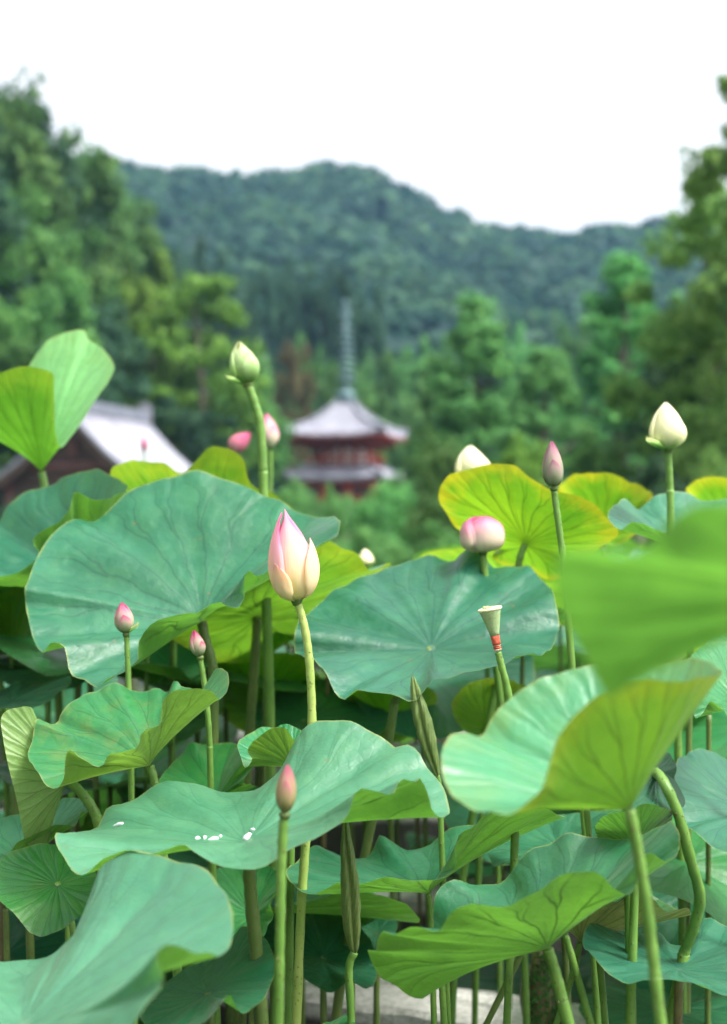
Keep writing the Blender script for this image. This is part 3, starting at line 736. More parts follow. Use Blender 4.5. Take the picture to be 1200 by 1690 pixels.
# ------------------------------------------------------------------ temple hall with gable roof
def temple_hall():
    A = np.array([(112-600)/FPX*57.0, 57.0]); ridge_z = CAM_H+(HORIZ-664)/FPX*57.0
    Bp = np.array([(236-600)/FPX*64.5, 64.5]); dl = Bp-A; L = np.linalg.norm(dl); d = dl/L
    ang = math.atan2(d[1], d[0])          # local +x runs along the ridge, away; slope towards local -y is on the right
    root = empty('temple_hall', (A[0], A[1], 0.0), 'dark timber temple hall with steep grey tiled gable roof', 'temple', rz=ang)
    W = 3.7; drop = 3.15
    def prof(t): return ridge_z-.25-drop*(1.45*t-0.45*t*t)      # t 0 ridge .. 1 eave, concave
    n = 12; m = 10
    for sgn in (-1, 1):
        V = []; F = []
        for j in range(n+1):
            t = j/n
            for i in range(m+1):
                V.append((-.0+L*i/m, sgn*W*t, prof(t)+.10*(2*abs(i/m-.5))**3*t))
        k0 = len(V)
        for j in range(n+1):
            t = j/n
            for i in range(m+1):
                V.append((L*i/m, sgn*W*t, prof(t)+.10*(2*abs(i/m-.5))**3*t-.14))
        for base in (0, k0):
            for j in range(n):
                for i in range(m):
                    a = base+j*(m+1)+i; F.append([a, a+1, a+m+2, a+m+1])
        for j in range(n):
            a = j*(m+1); F.append([a, a+m+1, k0+a+m+1, k0+a]); a += m; F.append([a, a+m+1, k0+a+m+1, k0+a])
        for i in range(m):
            a = n*(m+1)+i; F.append([a, a+1, k0+a+1, k0+a])
        rf = link('roof_slope', mesh_np('roof_slope', V, F, smooth=False), M_tile, root)
        N = 36; rb = MB()
        for i in range(N):
            xx = .12+(L-.24)*i/(N-1)
            rb.tube([(xx, sgn*W*t, prof(t)+.03+.10*(2*abs(xx/L-.5))**3*t) for t in np.linspace(0.02, 1, 9)], .065, 5)
        o = rb.build('tile_rows', M_tile, rf, True); tag(o, kind='stuff')
        for xx in (-.10, L+.10):       # barge boards
            bb = MB()
            for q in range(8):
                t0, t1 = q/8, (q+1)/8
                p0 = Vector((xx, sgn*W*t0, prof(t0)-.22)); p1 = Vector((xx, sgn*W*t1, prof(t1)-.22))
                mid = (p0+p1)/2; dd = p1-p0
                bb.box(mid, (.10, dd.length+.03, .34), rx=math.atan2(dd.z, dd.y) if dd.y > 0 else math.atan2(-dd.z, -dd.y))
            bb.build('barge_board', M_timber, root)
            MB().tube([(xx, sgn*W*t, prof(t)+.05) for t in np.linspace(0, 1, 9)], .11, 6).build('verge_tiles', M_ridge, root, True)
    rg_ = MB().box((L/2, 0, ridge_z-.10), (L+.2, .42, .34)); rg_.box((L/2, 0, ridge_z+.13), (L+.2, .26, .12))
    rid = rg_.build('ridge', M_ridge, root)
    for xx in (-.15, L+.15):
        mb = MB().box((xx, 0, ridge_z+.02), (.18, .62, .60)); mb.box((xx, 0, ridge_z+.42), (.16, .34, .26)); mb.box((xx, .24, ridge_z+.34), (.14, .12, .20)); mb.box((xx, -.24, ridge_z+.34), (.14, .12, .20))
        mb.build('ridge_end_tile', M_tile, rid)
    # gable ends, posts and walls below
    for xx in (.55, L-.55):
        V = [(xx, -W*.8, prof(.8)-.2), (xx, 0, ridge_z-.45), (xx, W*.8, prof(.8)-.2)]; V2 = [(v[0]+.08, v[1], v[2]) for v in V]
        MB().add(V+V2, [[0, 1, 2], [5, 4, 3], [0, 3, 4, 1], [1, 4, 5, 2], [2, 5, 3, 0]]).build('gable_wall', M_timber, root)
        MB().box((xx-.12 if xx < 1 else xx+.2, 0, prof(.62)), (.14, W*1.2, .26)).build('tie_beam', M_rosy, root)
        MB().box((xx-.12 if xx < 1 else xx+.2, 0, prof(.3)-.1), (.14, .30, 1.2)).build('king_post', M_rosy, root)
        V = [(xx-.3, -.34, ridge_z-.7), (xx-.3, 0, ridge_z-1.5), (xx-.3, .34, ridge_z-.7)]; V2 = [(v[0]+.06, v[1], v[2]) for v in V]
        MB().add(V+V2, [[0, 1, 2], [5, 4, 3], [0, 3, 4, 1], [1, 4, 5, 2], [2, 5, 3, 0]]).build('gable_pendant', M_rosy, root)
    ze = prof(.8)-.25
    MB().box((L/2, 0, ze/2), (L-1.2, W*1.5, ze)).build('wall', M_timber, root)
    for xx in np.linspace(.5, L-.5, 4):
        for sgn in (-1, 1): MB().tube([(xx, sgn*W*.77, 0), (xx, sgn*W*.77, ze+.1)], .16, 10).build('post', M_rosy, root, True)
    for sgn in (-1, 1):
        MB().box((L/2, sgn*W*.77, ze), (L-.6, .22, .26)).build('wall_plate', M_rosy, root)
        MB().box((L/2, sgn*W*.90, prof(.9)-.22), (L-.1, .16, .14)).build('eave_beam', M_timber, root)
temple_hall()

# ------------------------------------------------------------------ concrete trough walls in the pond
def wall(label, a, b, width, z1, seed):
    """a long low concrete wall with slightly uneven, chipped edges"""
    rg = np.random.RandomState(seed); a = np.array(a, float); b = np.array(b, float)
    L = np.linalg.norm(b-a); n = max(8, int(L/.05)); V = []; F = []
    ang = math.atan2(b[1]-a[1], b[0]-a[0])
    for i in range(n+1):
        x = L*i/n; e = rg.normal(size=6)*.0028
        ch = .010+.004*abs(rg.normal())
        ring = [(-width/2, -.12), (-width/2+e[0], z1-ch+e[1]*.5), (-width/2+ch+e[2], z1+e[3]*.4), (0, z1+e[4]*.5), (width/2-ch+e[5], z1+e[0]*.4), (width/2+e[2], z1-ch), (width/2, -.12)]
        V += [(x, y, z) for y, z in ring]
    k = 7
    for i in range(n):
        for j in range(k-1): F.append([i*k+j, (i+1)*k+j, (i+1)*k+j+1, i*k+j+1])
    F.append(list(range(k))); F.append([n*k+j for j in range(k-1, -1, -1)])
    o = link('concrete_wall', mesh_np('concrete_wall', V, F, smooth=False), M_conc, None, (a[0], a[1], 0))
    o.rotation_euler = (0, 0, ang)
    tag(o, label, 'wall', 'concrete trough walls in the lotus pond')
wall('pale rough concrete wall top, the nearest trough wall, under the sagging green leaf', (-2.2, 3.76), (1.6, 2.17), .175, .2, 1)
wall('weathered concrete wall crossing behind the scoop-shaped leaf', (-1.3, 3.10), (1.9, 4.19), .15, .2, 2)
wall('dim concrete wall further back, seen under the leaf with drops', (-2.4, 4.30), (1.8, 4.85), .16, .2, 3)
wall('farthest concrete wall deep in the shade of the stalks', (-3.5, 6.2), (3.5, 6.5), .2, .2, 4)
# ------------------------------------------------------------------ lotus leaves
def blade_geometry(C, rim, NA=128, NR=18, pz=0.85, seed=0, ruffle=1.0, lowh=2):
    """a sheet from the stalk point C to the closed rim (m,3); big shape from low harmonics, waves grow towards the rim"""
    rg = np.random.RandomState(seed)
    c = catmull(rim, 10, closed=True)
    seg = np.linalg.norm(np.diff(np.vstack([c, c[:1]]), axis=0), axis=1)
    cum = np.concatenate([[0], np.cumsum(seg)]); L = cum[-1]
    tt = np.linspace(0, L, NA, endpoint=False)
    cc = np.vstack([c, c[:1]])
    rimr = np.stack([np.interp(tt, cum, cc[:, k]) for k in range(3)], 1)
    ff = np.fft.rfft(rimr, axis=0); ff2 = ff.copy(); ff2[lowh+1:] = 0
    low = np.fft.irfft(ff2, NA, axis=0); res = rimr-low
    Rm = L/(2*math.pi)
    th = np.arange(NA)/NA*2*math.pi
    und = sum(rg.uniform(.4, 1)*np.cos(k*th+rg.uniform(0, 6.28)) for k in (5, 7, 9, 11))/2.0
    pleat = np.cos(21*th+math.pi)
    ruf = sum(rg.uniform(.3, 1)*np.cos(k*th+rg.uniform(0, 6.28)) for k in (17, 23, 31))/2.0
    mid = sum(rg.uniform(.3, 1)*np.cos(k*th+rg.uniform(0, 6.28)) for k in (8, 11, 14))/2.0
    crease = np.zeros(NA)
    for _ in range(9):
        dth = np.angle(np.exp(1j*(th-rg.uniform(0, 6.28))))
        crease -= rg.uniform(.4, 1.0)*np.exp(-(dth/rg.uniform(.05, .11))**2)
    V = [C.copy()]; UV = [(0.5, 0.0)]
    ss = np.linspace(0, 1, NR+1)[1:]**0.92
    for s in ss:
        P = np.empty((NA, 3))
        P[:, :2] = C[:2]+(low[:, :2]-C[:2])*s+res[:, :2]*s**2.0
        P[:, 2] = C[2]+(low[:, 2]-C[2])*s**pz+res[:, 2]*s**2.0
        P[:, 2] += Rm*(0.036*ruffle*und*s**1.5*(1-s**3)+0.030*crease*s*(1-s**2.5)+0.004*pleat*s*(1-s**4)+0.0085*ruffle*ruf*s**4+0.013*ruffle*mid*s**3)
        V += list(P); UV += [(k/NA, s) for k in range(NA)]
    V = np.array(V); UV = np.array(UV, float)
    F = []
    for k in range(NA):
        F.append([0, 1+k, 1+(k+1) % NA])
    for r in range(NR-1):
        a = 1+r*NA; b = a+NA
        for k in range(NA):
            k2 = (k+1) % NA
            F.append([a+k, b+k, b+k2, a+k2])
    return V, F, UV, Rm

def blade_mesh(name, V, F, UV, NA):
    me = bpy.data.meshes.new(name); me.from_pydata([tuple(v) for v in V], [], F); me.update()
    l = me.uv_layers.new(name='UVMap')
    for p in me.polygons:
        wrap = any((vi-1) % NA == NA-1 for vi in p.vertices if vi > 0) and any((vi-1) % NA == 0 for vi in p.vertices if vi > 0)
        us = []
        for li, vi in zip(p.loop_indices, p.vertices):
            u, v = UV[vi]
            if vi > 0 and wrap and (vi-1) % NA == 0: u = 1.0
            us.append((li, vi, u, v))
        if 0 in p.vertices:
            mu = sum(x[2] for x in us if x[1] != 0)/2
            us = [(li, vi, mu if vi == 0 else u, v) for li, vi, u, v in us]
        for li, vi, u, v in us: l.data[li].uv = (u, v)
    me.polygons.foreach_set('use_smooth', np.ones(len(me.polygons), bool))
    return me

def rim_points(far, near, Y, b):
    allp = far+near
    x0 = min(p[0] for p in allp); x1 = max(p[0] for p in allp)
    cx, a = (x0+x1)/2, (x1-x0)/2
    out = []
    for sgn, lst in ((1, far), (-1, near)):
        for p in lst:
            k = p[2] if len(p) > 2 else sgn*math.sqrt(max(0.0, 1-((p[0]-cx)/a)**2))
            out.append(at(p[0], p[1], Y+k*b))
    return out

SIZES = []
def stalk_mesh(pts, r0, r1, n=10):
    P = catmull(pts, 8)
    ph = rng.uniform(0, 6)
    rad = [(r0+(r1-r0)*i/(len(P)-1))*(1+.05*math.sin(i*1.7+ph)+.03*math.sin(i*.6+ph*2)) for i in range(len(P))]
    V, F = tube_vf([Vector(p) for p in P], rad, n)
    return mesh_np('stalk', [np.array(v) for v in V], F)

def prickles(root, pts, r0, n=80):
    P = catmull(pts, 8); V = []; F = []; rg = random.Random(len(bpy.data.objects))
    for _ in range(n):
        i = rg.randrange(len(P)-1); f = rg.random(); q = P[i]*(1-f)+P[i+1]*f
        a = rg.uniform(0, 6.28); d = np.array([math.cos(a), math.sin(a), -.25]); c = q+d*r0*.98; h = rg.uniform(.0008, .0018); e = .0007
        k = len(V); tx = np.array([-math.sin(a), math.cos(a), 0])*e; up = np.array([0, 0, e])
        V += [c-tx, c-up, c+tx, c+up, c+d*h]; F += [[k, k+1, k+4], [k+1, k+2, k+4], [k+2, k+3, k+4], [k+3, k, k+4]]
    o = link('prickles', mesh_np('prickles', V, F, smooth=False), SM['brown'], root); tag(o, kind='stuff')

def stalk_path(top, via, Y, zend=-0.12):
    """from the top point, by photo pixels, on down to the bed"""
    P = [np.asarray(top, float)]
    for v in via:
        P.append(at(v[0], v[1], Y+(v[2] if len(v) > 2 else 0.0)))
    if len(P) >= 2: d = (P[-1]-P[-2])
    else: d = np.array([rng.uniform(-.05, .05), rng.uniform(-.02, .05), -1.0])
    d = d/np.linalg.norm(d)
    if d[2] > -0.6: d = np.array([d[0]*.3, d[1]*.3, -1.0])
    z = P[-1][2]
    if z > zend:
        q = P[-1]+d*((z-zend)/-d[2])*np.array([.6, .6, 1.0]); 
        q[2] = zend
        m = (P[-1]+d*((z-zend)/-d[2])*0.5); m[2] = (z+zend)/2
        P += [m, q]
    return P

def lotus_leaf(label, mat, Y, b, centre, far, near, kc=0.0, via=(), pz=0.85, flip=False, r=0.0055, smat=None, seed=None, ruffle=1.0, group=None, lowh=2, stalk=True):
    C = at(centre[0], centre[1], Y+kc*b)
    rim = rim_points(far, near, Y, b)
    if flip: rim = rim[::-1]
    sd = seed if seed is not None else int(abs(centre[0]*7+centre[1]*3)) % 9999
    V, F, UV, Rm = blade_geometry(C, rim, pz=pz, seed=sd, ruffle=ruffle, lowh=lowh)
    # rim runs left-far-right-near (clockwise from above): turn the faces so that the upper side is the front
    F = [f[::-1] for f in F]
    SIZES.append((label[:40], round(2*Rm, 2)))
    if smat is None: smat = 'green' if via else rng.choice(['olive', 'olive', 'green'])
    P = stalk_path(C, via, Y+kc*b)
    base = P[-1]
    root = empty('lotus_leaf', base, label, 'leaf', group)
    link('blade', blade_mesh('blade', V-base, F, UV, 128), LM[mat], root)
    if stalk:
        st = link('stalk', stalk_mesh([p-base for p in P], r, r*1.15), SM[smat], root)
        if via and 1.1 < Y < 2.3: prickles(st, [p-base for p in P], r*1.06)
    return root

# --- big leaves of the middle ground
lotus_leaf('big blue-green leaf spread wide behind the tall open pink bud, edge folded under', 'blue', 2.25, 0.24, (333, 1026),
  [(42, 970), (58, 925), (75, 895), (105, 868), (150, 858), (185, 835), (228, 802), (270, 788), (310, 784), (360, 786), (405, 798), (455, 828), (505, 850), (540, 852), (553, 848), (562, 868)],
  [(550, 888), (520, 905), (490, 925), (447, 948), (428, 958), (407, 942), (403, 965), (404, 985), (391, 998), (375, 993), (359, 987), (343, 999), (325, 1015), (298, 1014), (267, 1023), (240, 1043), (227, 1067), (229, 1090), (213, 1103), (188, 1108), (175, 1115), (165, 1132), (155, 1139), (143, 1130), (123, 1116), (113, 1100), (108, 1072), (97, 1063), (83, 1067), (72, 1079), (58, 1053), (48, 1027), (42, 1000)],
  via=[(340, 1060), (352, 1110), (352, 1200)], smat='olive', r=0.008, ruffle=1.9)
lotus_leaf('big teal leaf with a sagging middle, below the yellow backlit leaf and rosy round bud', 'teal', 2.2, 0.24, (712, 1072),
  [(487, 1044), (505, 1009), (527, 998), (545, 976), (570, 967), (595, 957), (620, 943), (640, 931), (668, 931), (704, 915), (735, 925), (752, 926), (768, 913), (797, 913), (813, 930), (854, 933), (895, 957), (911, 972), (920, 1000)],
  [(922, 1045), (900, 1078), (870, 1076), (854, 1082), (838, 1101), (805, 1106), (771, 1103), (745, 1110), (722, 1118), (703, 1142), (680, 1159), (643, 1146), (608, 1145), (586, 1137), (569, 1150), (551, 1135), (532, 1108), (516, 1086), (498, 1084), (487, 1070)],
  via=[(655, 1150, .05), (640, 1230, .05)], smat='olive', r=0.007, ruffle=1.9)
lotus_leaf('pale sea-green leaf carrying white water drops, its far side rising high behind', 'pale', 1.66, 0.17, (408, 1390),
  [(93, 1376), (140, 1372), (163, 1364), (180, 1332), (227, 1318), (255, 1292), (275, 1286), (310, 1294), (362, 1305), (413, 1304), (444, 1291), (465, 1272), (475, 1243), (496, 1208), (522, 1191), (558, 1189), (594, 1197), (625, 1213), (655, 1233), (668, 1226), (690, 1240), (705, 1268), (725, 1290), (738, 1318)],
  [(742, 1338), (728, 1352), (714, 1338), (708, 1314), (700, 1292), (690, 1281), (686, 1295), (671, 1291), (660, 1284), (655, 1300), (643, 1311), (621, 1306), (592, 1300), (583, 1316), (576, 1341), (560, 1362), (532, 1379), (500, 1392), (472, 1408), (443, 1424), (412, 1435), (380, 1432), (350, 1422), (320, 1406), (298, 1394), (287, 1404), (248, 1406), (207, 1402), (176, 1417), (155, 1432), (134, 1442), (114, 1430), (98, 1403)],
  via=[(412, 1440), (416, 1500), (424, 1580), (432, 1690)], smat='olive', r=0.0075, pz=0.9)
lotus_leaf('mottled light green leaf with curled wavy rim beside the small pink-tipped buds', 'mottled', 1.86, 0.14, (247, 1264),
  [(46, 1247), (54, 1217), (61, 1184), (77, 1193), (95, 1197), (101, 1178), (117, 1157), (137, 1146), (157, 1142), (173, 1132), (197, 1129), (217, 1140), (240, 1140), (260, 1136), (277, 1142), (286, 1124), (293, 1122), (303, 1135), (325, 1139), (341, 1135), (350, 1117), (358, 1101), (372, 1105, .25)],
  [(378, 1127), (371, 1146), (360, 1151), (343, 1139), (313, 1137), (287, 1142), (268, 1157), (268, 1187), (253, 1200), (233, 1213), (227, 1232), (200, 1241), (180, 1247), (171, 1265), (157, 1263), (133, 1247), (117, 1238), (108, 1253), (105, 1287), (90, 1302), (73, 1290), (57, 1266)],
  via=[(256, 1295), (262, 1350)], r=0.006, ruffle=1.5)
lotus_leaf('half-folded leaf hanging on edge, pale ribbed underside out, against the mottled leaf', 'fold', 1.93, 0.035, (108, 1290),
  [(55, 1172, 0), (62, 1200, .6), (70, 1240, 1), (74, 1300, 1.2), (76, 1360, .9), (80, 1390, .4)],
  [(77, 1402, 0), (67, 1399, -.2), (43, 1392, -.5), (37, 1367, -.8), (27, 1317, -1), (13, 1260, -1), (5, 1217, -.8), (2, 1185, -.6), (18, 1170, -.4), (43, 1166, -.2)],
  via=[(118, 1293), (140, 1315), (160, 1350), (172, 1400)], r=0.0065, ruffle=.6, flip=True)
lotus_leaf('broad soft-focus sea-green leaf sweeping in low in front of the leaf with drops', 'pale', 1.32, 0.24, (40, 1690),
  [(-250, 1640), (-150, 1600), (-60, 1588), (0, 1585), (55, 1584), (92, 1570), (124, 1540), (146, 1508), (154, 1478), (160, 1445), (182, 1416), (215, 1404), (260, 1409), (320, 1430), (360, 1455), (380, 1490)],
  [(385, 1530), (380, 1560), (364, 1577), (335, 1570), (300, 1563), (270, 1563), (258, 1578), (266, 1600), (272, 1620), (250, 1650), (222, 1690), (190, 1740), (100, 1800), (0, 1820), (-120, 1790), (-220, 1710)],
  pz=1.0)
lotus_leaf('light leaf with yellow-edged glowing underside, folded like a shell on a long stalk', 'lime', 1.26, 0.10, (1040, 1338),
  [(728, 1252), (737, 1222), (752, 1209), (775, 1211), (797, 1212), (812, 1185), (840, 1155), (885, 1123), (930, 1107), (990, 1100), (1050, 1102), (1105, 1096), (1150, 1087)],
  [(1192, 1108), (1165, 1119), (1120, 1122), (1060, 1125), (1010, 1137), (975, 1155), (945, 1185), (920, 1218), (908, 1258), (893, 1302), (862, 1330), (838, 1346), (812, 1337), (785, 1340), (755, 1322), (734, 1288)],
  via=[(1052, 1400), (1068, 1500), (1080, 1600), (1092, 1700)], r=0.0050, pz=0.95)
lotus_leaf('very blurred dark green leaf looming close by the glowing shell-shaped leaf, underside to us', 'shade', 0.72, 0.10, (1480, 985),
  [(915, 958), (928, 1010), (950, 1062), (985, 1120), (1012, 1146), (1045, 1090), (1080, 1045), (1130, 1002), (1200, 965), (1330, 960), (1480, 1060), (1700, 1130), (1930, 1060)],
  [(2060, 960), (1900, 860), (1700, 810), (1480, 790), (1300, 806), (1220, 824), (1150, 832), (1110, 858), (1080, 892), (1050, 908), (1018, 914), (985, 906), (945, 905), (922, 918)],
  pz=0.9, r=0.006)
lotus_leaf('upright folded leaf standing tall before the temple hall roof, one flap green, one pale', 'sky_pale', 2.9, 0.14, (69, 779),
  [(-85, 690), (-60, 650), (-10, 628), (30, 622), (55, 592), (75, 567), (100, 550), (138, 545), (145, 560), (167, 573)],
  [(189, 603, 0), (178, 632, -.25), (150, 672, -.4), (118, 722, -.5), (100, 738, -.6), (92, 715, -.75), (90, 680, -.9), (89, 640, -1), (87, 616, -1), (62, 608), (38, 604), (8, 613), (-40, 638), (-72, 665)],
  via=[(75, 815), (80, 900)], r=0.008, ruffle=.7)
lotus_leaf('teal leaf with a yellow-green turned-up edge, under the upright folded leaf', 'teal', 2.6, 0.2, (140, 985),
  [(-130, 905), (-60, 885), (-10, 868), (16, 832), (43, 811), (85, 804), (108, 782), (136, 780), (165, 776), (193, 790)],
  [(212, 805), (182, 821), (148, 822), (122, 817), (116, 837), (94, 861), (62, 881), (54, 900), (66, 913), (50, 930), (30, 945), (0, 952), (-70, 960)], kc=.3, ruffle=1.6)
lotus_leaf('yellow-green leaf edge showing above the big blue-green leaf, below the green bud', 'lime', 2.85, 0.16, (335, 985),
  [(182, 790, -.2), (210, 880, .4), (300, 930, .8), (400, 920, .9), (470, 890, .6)],
  [(492, 862), (480, 838), (455, 817), (418, 802), (408, 784), (402, 758), (380, 743), (345, 738), (322, 762), (298, 782), (270, 764), (244, 761), (200, 764)])
lotus_leaf('yellow backlit leaf with orange rim standing behind the rosy round bud', 'yellow', 2.5, 0.11, (867, 898),
  [(724, 822), (735, 845), (756, 874), (787, 892), (822, 905), (812, 920), (833, 932), (870, 932), (900, 957), (940, 950), (985, 910)],
  [(1020, 880), (1004, 858), (988, 838), (963, 822), (921, 812), (898, 802), (875, 789), (849, 768), (802, 768), (756, 778), (731, 796)],
  via=[(858, 922), (848, 980)], r=0.006)
lotus_leaf('yellow-green leaf backlit behind the slim grey-pink bud, half hidden', 'yellow', 2.95, 0.12, (995, 892),
  [(922, 812), (935, 850), (960, 880), (1010, 900), (1050, 880)],
  [(1074, 830), (1077, 816), (1061, 804), (1035, 793), (1008, 781), (987, 781), (949, 783), (930, 796)])
lotus_leaf('blue-green wavy leaf below the creamy white bud, behind the blurred dark leaf', 'blue', 2.35, 0.17, (1140, 925),
  [(1003, 851), (1019, 829), (1032, 823), (1051, 841), (1083, 818), (1109, 811), (1136, 815), (1165, 828), (1200, 824), (1260, 830), (1300, 850)],
  [(1320, 890), (1270, 925), (1200, 925), (1140, 905), (1093, 879), (1067, 866), (1045, 863), (1021, 873)])
lotus_leaf('yellow leaf top peeping up beside the creamy white bud stalk', 'yellow', 2.95, 0.12, (1210, 890),
  [(1133, 810), (1150, 860), (1200, 900), (1260, 880)],
  [(1305, 830), (1260, 800), (1205, 790), (1173, 787), (1149, 792), (1137, 803)])
lotus_leaf('narrow folded pale green leaf with ribs, under the blurred dark leaf', 'fold', 1.75, 0.03, (1030, 1150),
  [(1172, 990, 0), (1160, 1030, .8), (1140, 1065, 1), (1118, 1100, .8)],
  [(1100, 1118, 0), (1085, 1120, -.6), (1062, 1100, -.8), (1062, 1080, -1), (1077, 1056, -1), (1115, 1019, -.8), (1147, 1006, -.5)], flip=True, ruffle=.5)
lotus_leaf('glossy quilted green leaf with fine yellow margin, right of the shell-shaped leaf', 'green', 1.82, 0.12, (1225, 1175),
  [(1134, 1094), (1152, 1071), (1173, 1060), (1205, 1060), (1260, 1070)],
  [(1325, 1110), (1300, 1180), (1240, 1195), (1205, 1185), (1190, 1168), (1172, 1158), (1158, 1180), (1147, 1184), (1144, 1160), (1138, 1125)])
lotus_leaf('dark glossy leaf lobe showing above the quilted green leaf', 'green', 2.05, 0.10, (1225, 1075),
  [(1164, 1062), (1168, 1040), (1182, 1027), (1205, 1022), (1250, 1030)],
  [(1290, 1060), (1260, 1085), (1205, 1080), (1175, 1075)])
lotus_leaf('dark blue-green ribbed leaf drooping behind the bent stout stalk', 'teal', 2.1, 0.17, (1230, 1340),
  [(1113, 1282), (1118, 1255), (1134, 1244), (1156, 1235), (1178, 1243), (1205, 1252), (1270, 1250), (1330, 1280)],
  [(1360, 1340), (1320, 1390), (1260, 1405), (1205, 1407), (1185, 1402), (1165, 1390), (1143, 1369), (1128, 1358), (1120, 1320)])
lotus_leaf('small dark green leaf at the head of the stout bent stalk', 'dark', 1.78, 0.09, (1083, 1275),
  [(985, 1290), (1010, 1262), (1050, 1246), (1098, 1241), (1110, 1252), (1117, 1268), (1113, 1285), (1125, 1306)],
  [(1131, 1326), (1118, 1336), (1095, 1340), (1050, 1335), (1000, 1315)], via=[(1095, 1290, -.06), (1118, 1340, -.07), (1140, 1420, -.06), (1155, 1480, -.04), (1145, 1530, -.02), (1130, 1570, 0), (1118, 1630, 0)], r=0.0064)
lotus_leaf('small rounded leaf with netted yellow-green underside behind the long pale stalk', 'veined', 1.72, 0.06, (1050, 1402),
  [(982, 1368), (1000, 1400), (1050, 1415), (1090, 1395)],
  [(1110, 1345), (1092, 1332), (1069, 1326), (1053, 1330), (1044, 1338), (1012, 1341), (994, 1349)])
lotus_leaf('large leaf, green veined underside sagging to a blunt lobe over the concrete wall', 'blue', 1.58, 0.15, (904, 1566),
  [(607, 1570), (627, 1608, .2), (652, 1630, .35), (690, 1649, .45), (708, 1632, .55), (716, 1580, .6), (714, 1520, .68), (717, 1487, .74), (728, 1462), (753, 1452), (787, 1460), (820, 1460), (838, 1447), (853, 1424), (873, 1404), (907, 1393), (935, 1378), (964, 1378), (1002, 1380), (1034, 1386), (1050, 1383), (1073, 1373), (1092, 1360), (1105, 1356)],
  [(1121, 1372), (1121, 1402), (1111, 1417), (1092, 1418), (1066, 1408), (1055, 1420), (1053, 1440), (1047, 1466), (1034, 1476), (1015, 1466), (993, 1449), (964, 1441), (938, 1439), (913, 1449), (878, 1475), (840, 1497), (810, 1496), (780, 1488), (758, 1500), (740, 1514), (723, 1537), (700, 1532), (680, 1527), (662, 1538), (650, 1544), (633, 1537), (623, 1550), (620, 1572)],
  via=[(915, 1600), (928, 1650), (940, 1700)], r=0.0062, pz=0.9)
lotus_leaf('blue-green scoop-shaped leaf seen edge-on between the rolled leaf and the large sagging leaf', 'blue', 1.95, 0.14, (707, 1475),
  [(472, 1432), (488, 1426), (499, 1412), (513, 1398), (526, 1395), (541, 1403), (560, 1411), (586, 1416), (606, 1413), (617, 1401), (624, 1384), (630, 1381), (649, 1392), (678, 1400), (706, 1395), (728, 1379), (744, 1367), (765, 1364), (800, 1360), (850, 1352), (900, 1343)],
  [(932, 1348), (900, 1338), (860, 1330), (820, 1334), (797, 1348), (783, 1366), (765, 1374), (755, 1384), (753, 1405), (753, 1428), (742, 1442), (720, 1452), (690, 1453), (660, 1450), (637, 1447), (613, 1457), (587, 1460), (565, 1454), (555, 1452), (538, 1465), (516, 1479), (500, 1474), (484, 1460), (473, 1445)],
  via=[(711, 1510), (713, 1580)], r=0.004)
lotus_leaf('dark teal dish-shaped leaf with pale hub, just above the concrete wall', 'dark', 2.2, 0.13, (533, 1582),
  [(432, 1560), (440, 1515), (452, 1480), (473, 1453), (498, 1475), (515, 1489), (541, 1503), (566, 1511), (586, 1517), (602, 1540), (614, 1555)],
  [(622, 1600), (617, 1625), (606, 1632), (592, 1625), (580, 1618), (567, 1626), (546, 1638), (524, 1630), (507, 1619), (495, 1606), (484, 1597), (468, 1592), (445, 1596)], smat='olive')
lotus_leaf('medium green leaf with curled edge right behind the stalk of the leaf with drops', 'green', 2.0, 0.11, (415, 1512),
  [(345, 1480), (350, 1440), (385, 1428), (442, 1428), (459, 1443), (471, 1461)],
  [(465, 1472), (453, 1476), (446, 1492), (452, 1510), (443, 1527), (436, 1545), (415, 1560), (380, 1550), (352, 1520)])
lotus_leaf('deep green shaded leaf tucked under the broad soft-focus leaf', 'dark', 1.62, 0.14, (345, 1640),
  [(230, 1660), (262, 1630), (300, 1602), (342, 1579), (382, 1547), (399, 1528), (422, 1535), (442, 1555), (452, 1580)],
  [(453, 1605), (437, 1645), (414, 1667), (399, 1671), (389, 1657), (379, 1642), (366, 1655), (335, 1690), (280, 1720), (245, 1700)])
lotus_leaf('small round leaf facing us, dark veins raying from a white hub, above the concrete wall', 'veined', 1.82, 0.07, (95, 1460),
  [(-15, 1460), (0, 1418), (30, 1402), (80, 1392), (130, 1412), (155, 1435)],
  [(161, 1460), (154, 1478), (150, 1492), (134, 1511), (114, 1525), (88, 1540), (66, 1546), (46, 1535), (26, 1510), (4, 1490)], via=[(112, 1500, .06), (122, 1545, .06), (128, 1600, .06)], r=0.0045, pz=1.1)
lotus_leaf('leaf with bright yellow-green turned rim between the hanging leaf and the round veined leaf', 'blue', 2.02, 0.13, (45, 1428),
  [(-90, 1400), (-50, 1365), (0, 1350), (50, 1340), (92, 1322), (113, 1317), (140, 1321)],
  [(151, 1337), (134, 1340), (124, 1364), (100, 1360), (85, 1363), (57, 1377), (33, 1388), (18, 1406), (12, 1430), (-20, 1440), (-70, 1430)])
lotus_leaf('bright green leaf upright behind the pale leaf with drops, under a small bud stalk', 'green', 2.12, 0.10, (355, 1325),
  [(258, 1300), (280, 1265), (300, 1245), (313, 1226), (335, 1229), (352, 1228), (392, 1227)],
  [(412, 1240), (418, 1262), (402, 1290), (425, 1300), (410, 1325), (350, 1345), (290, 1330)])
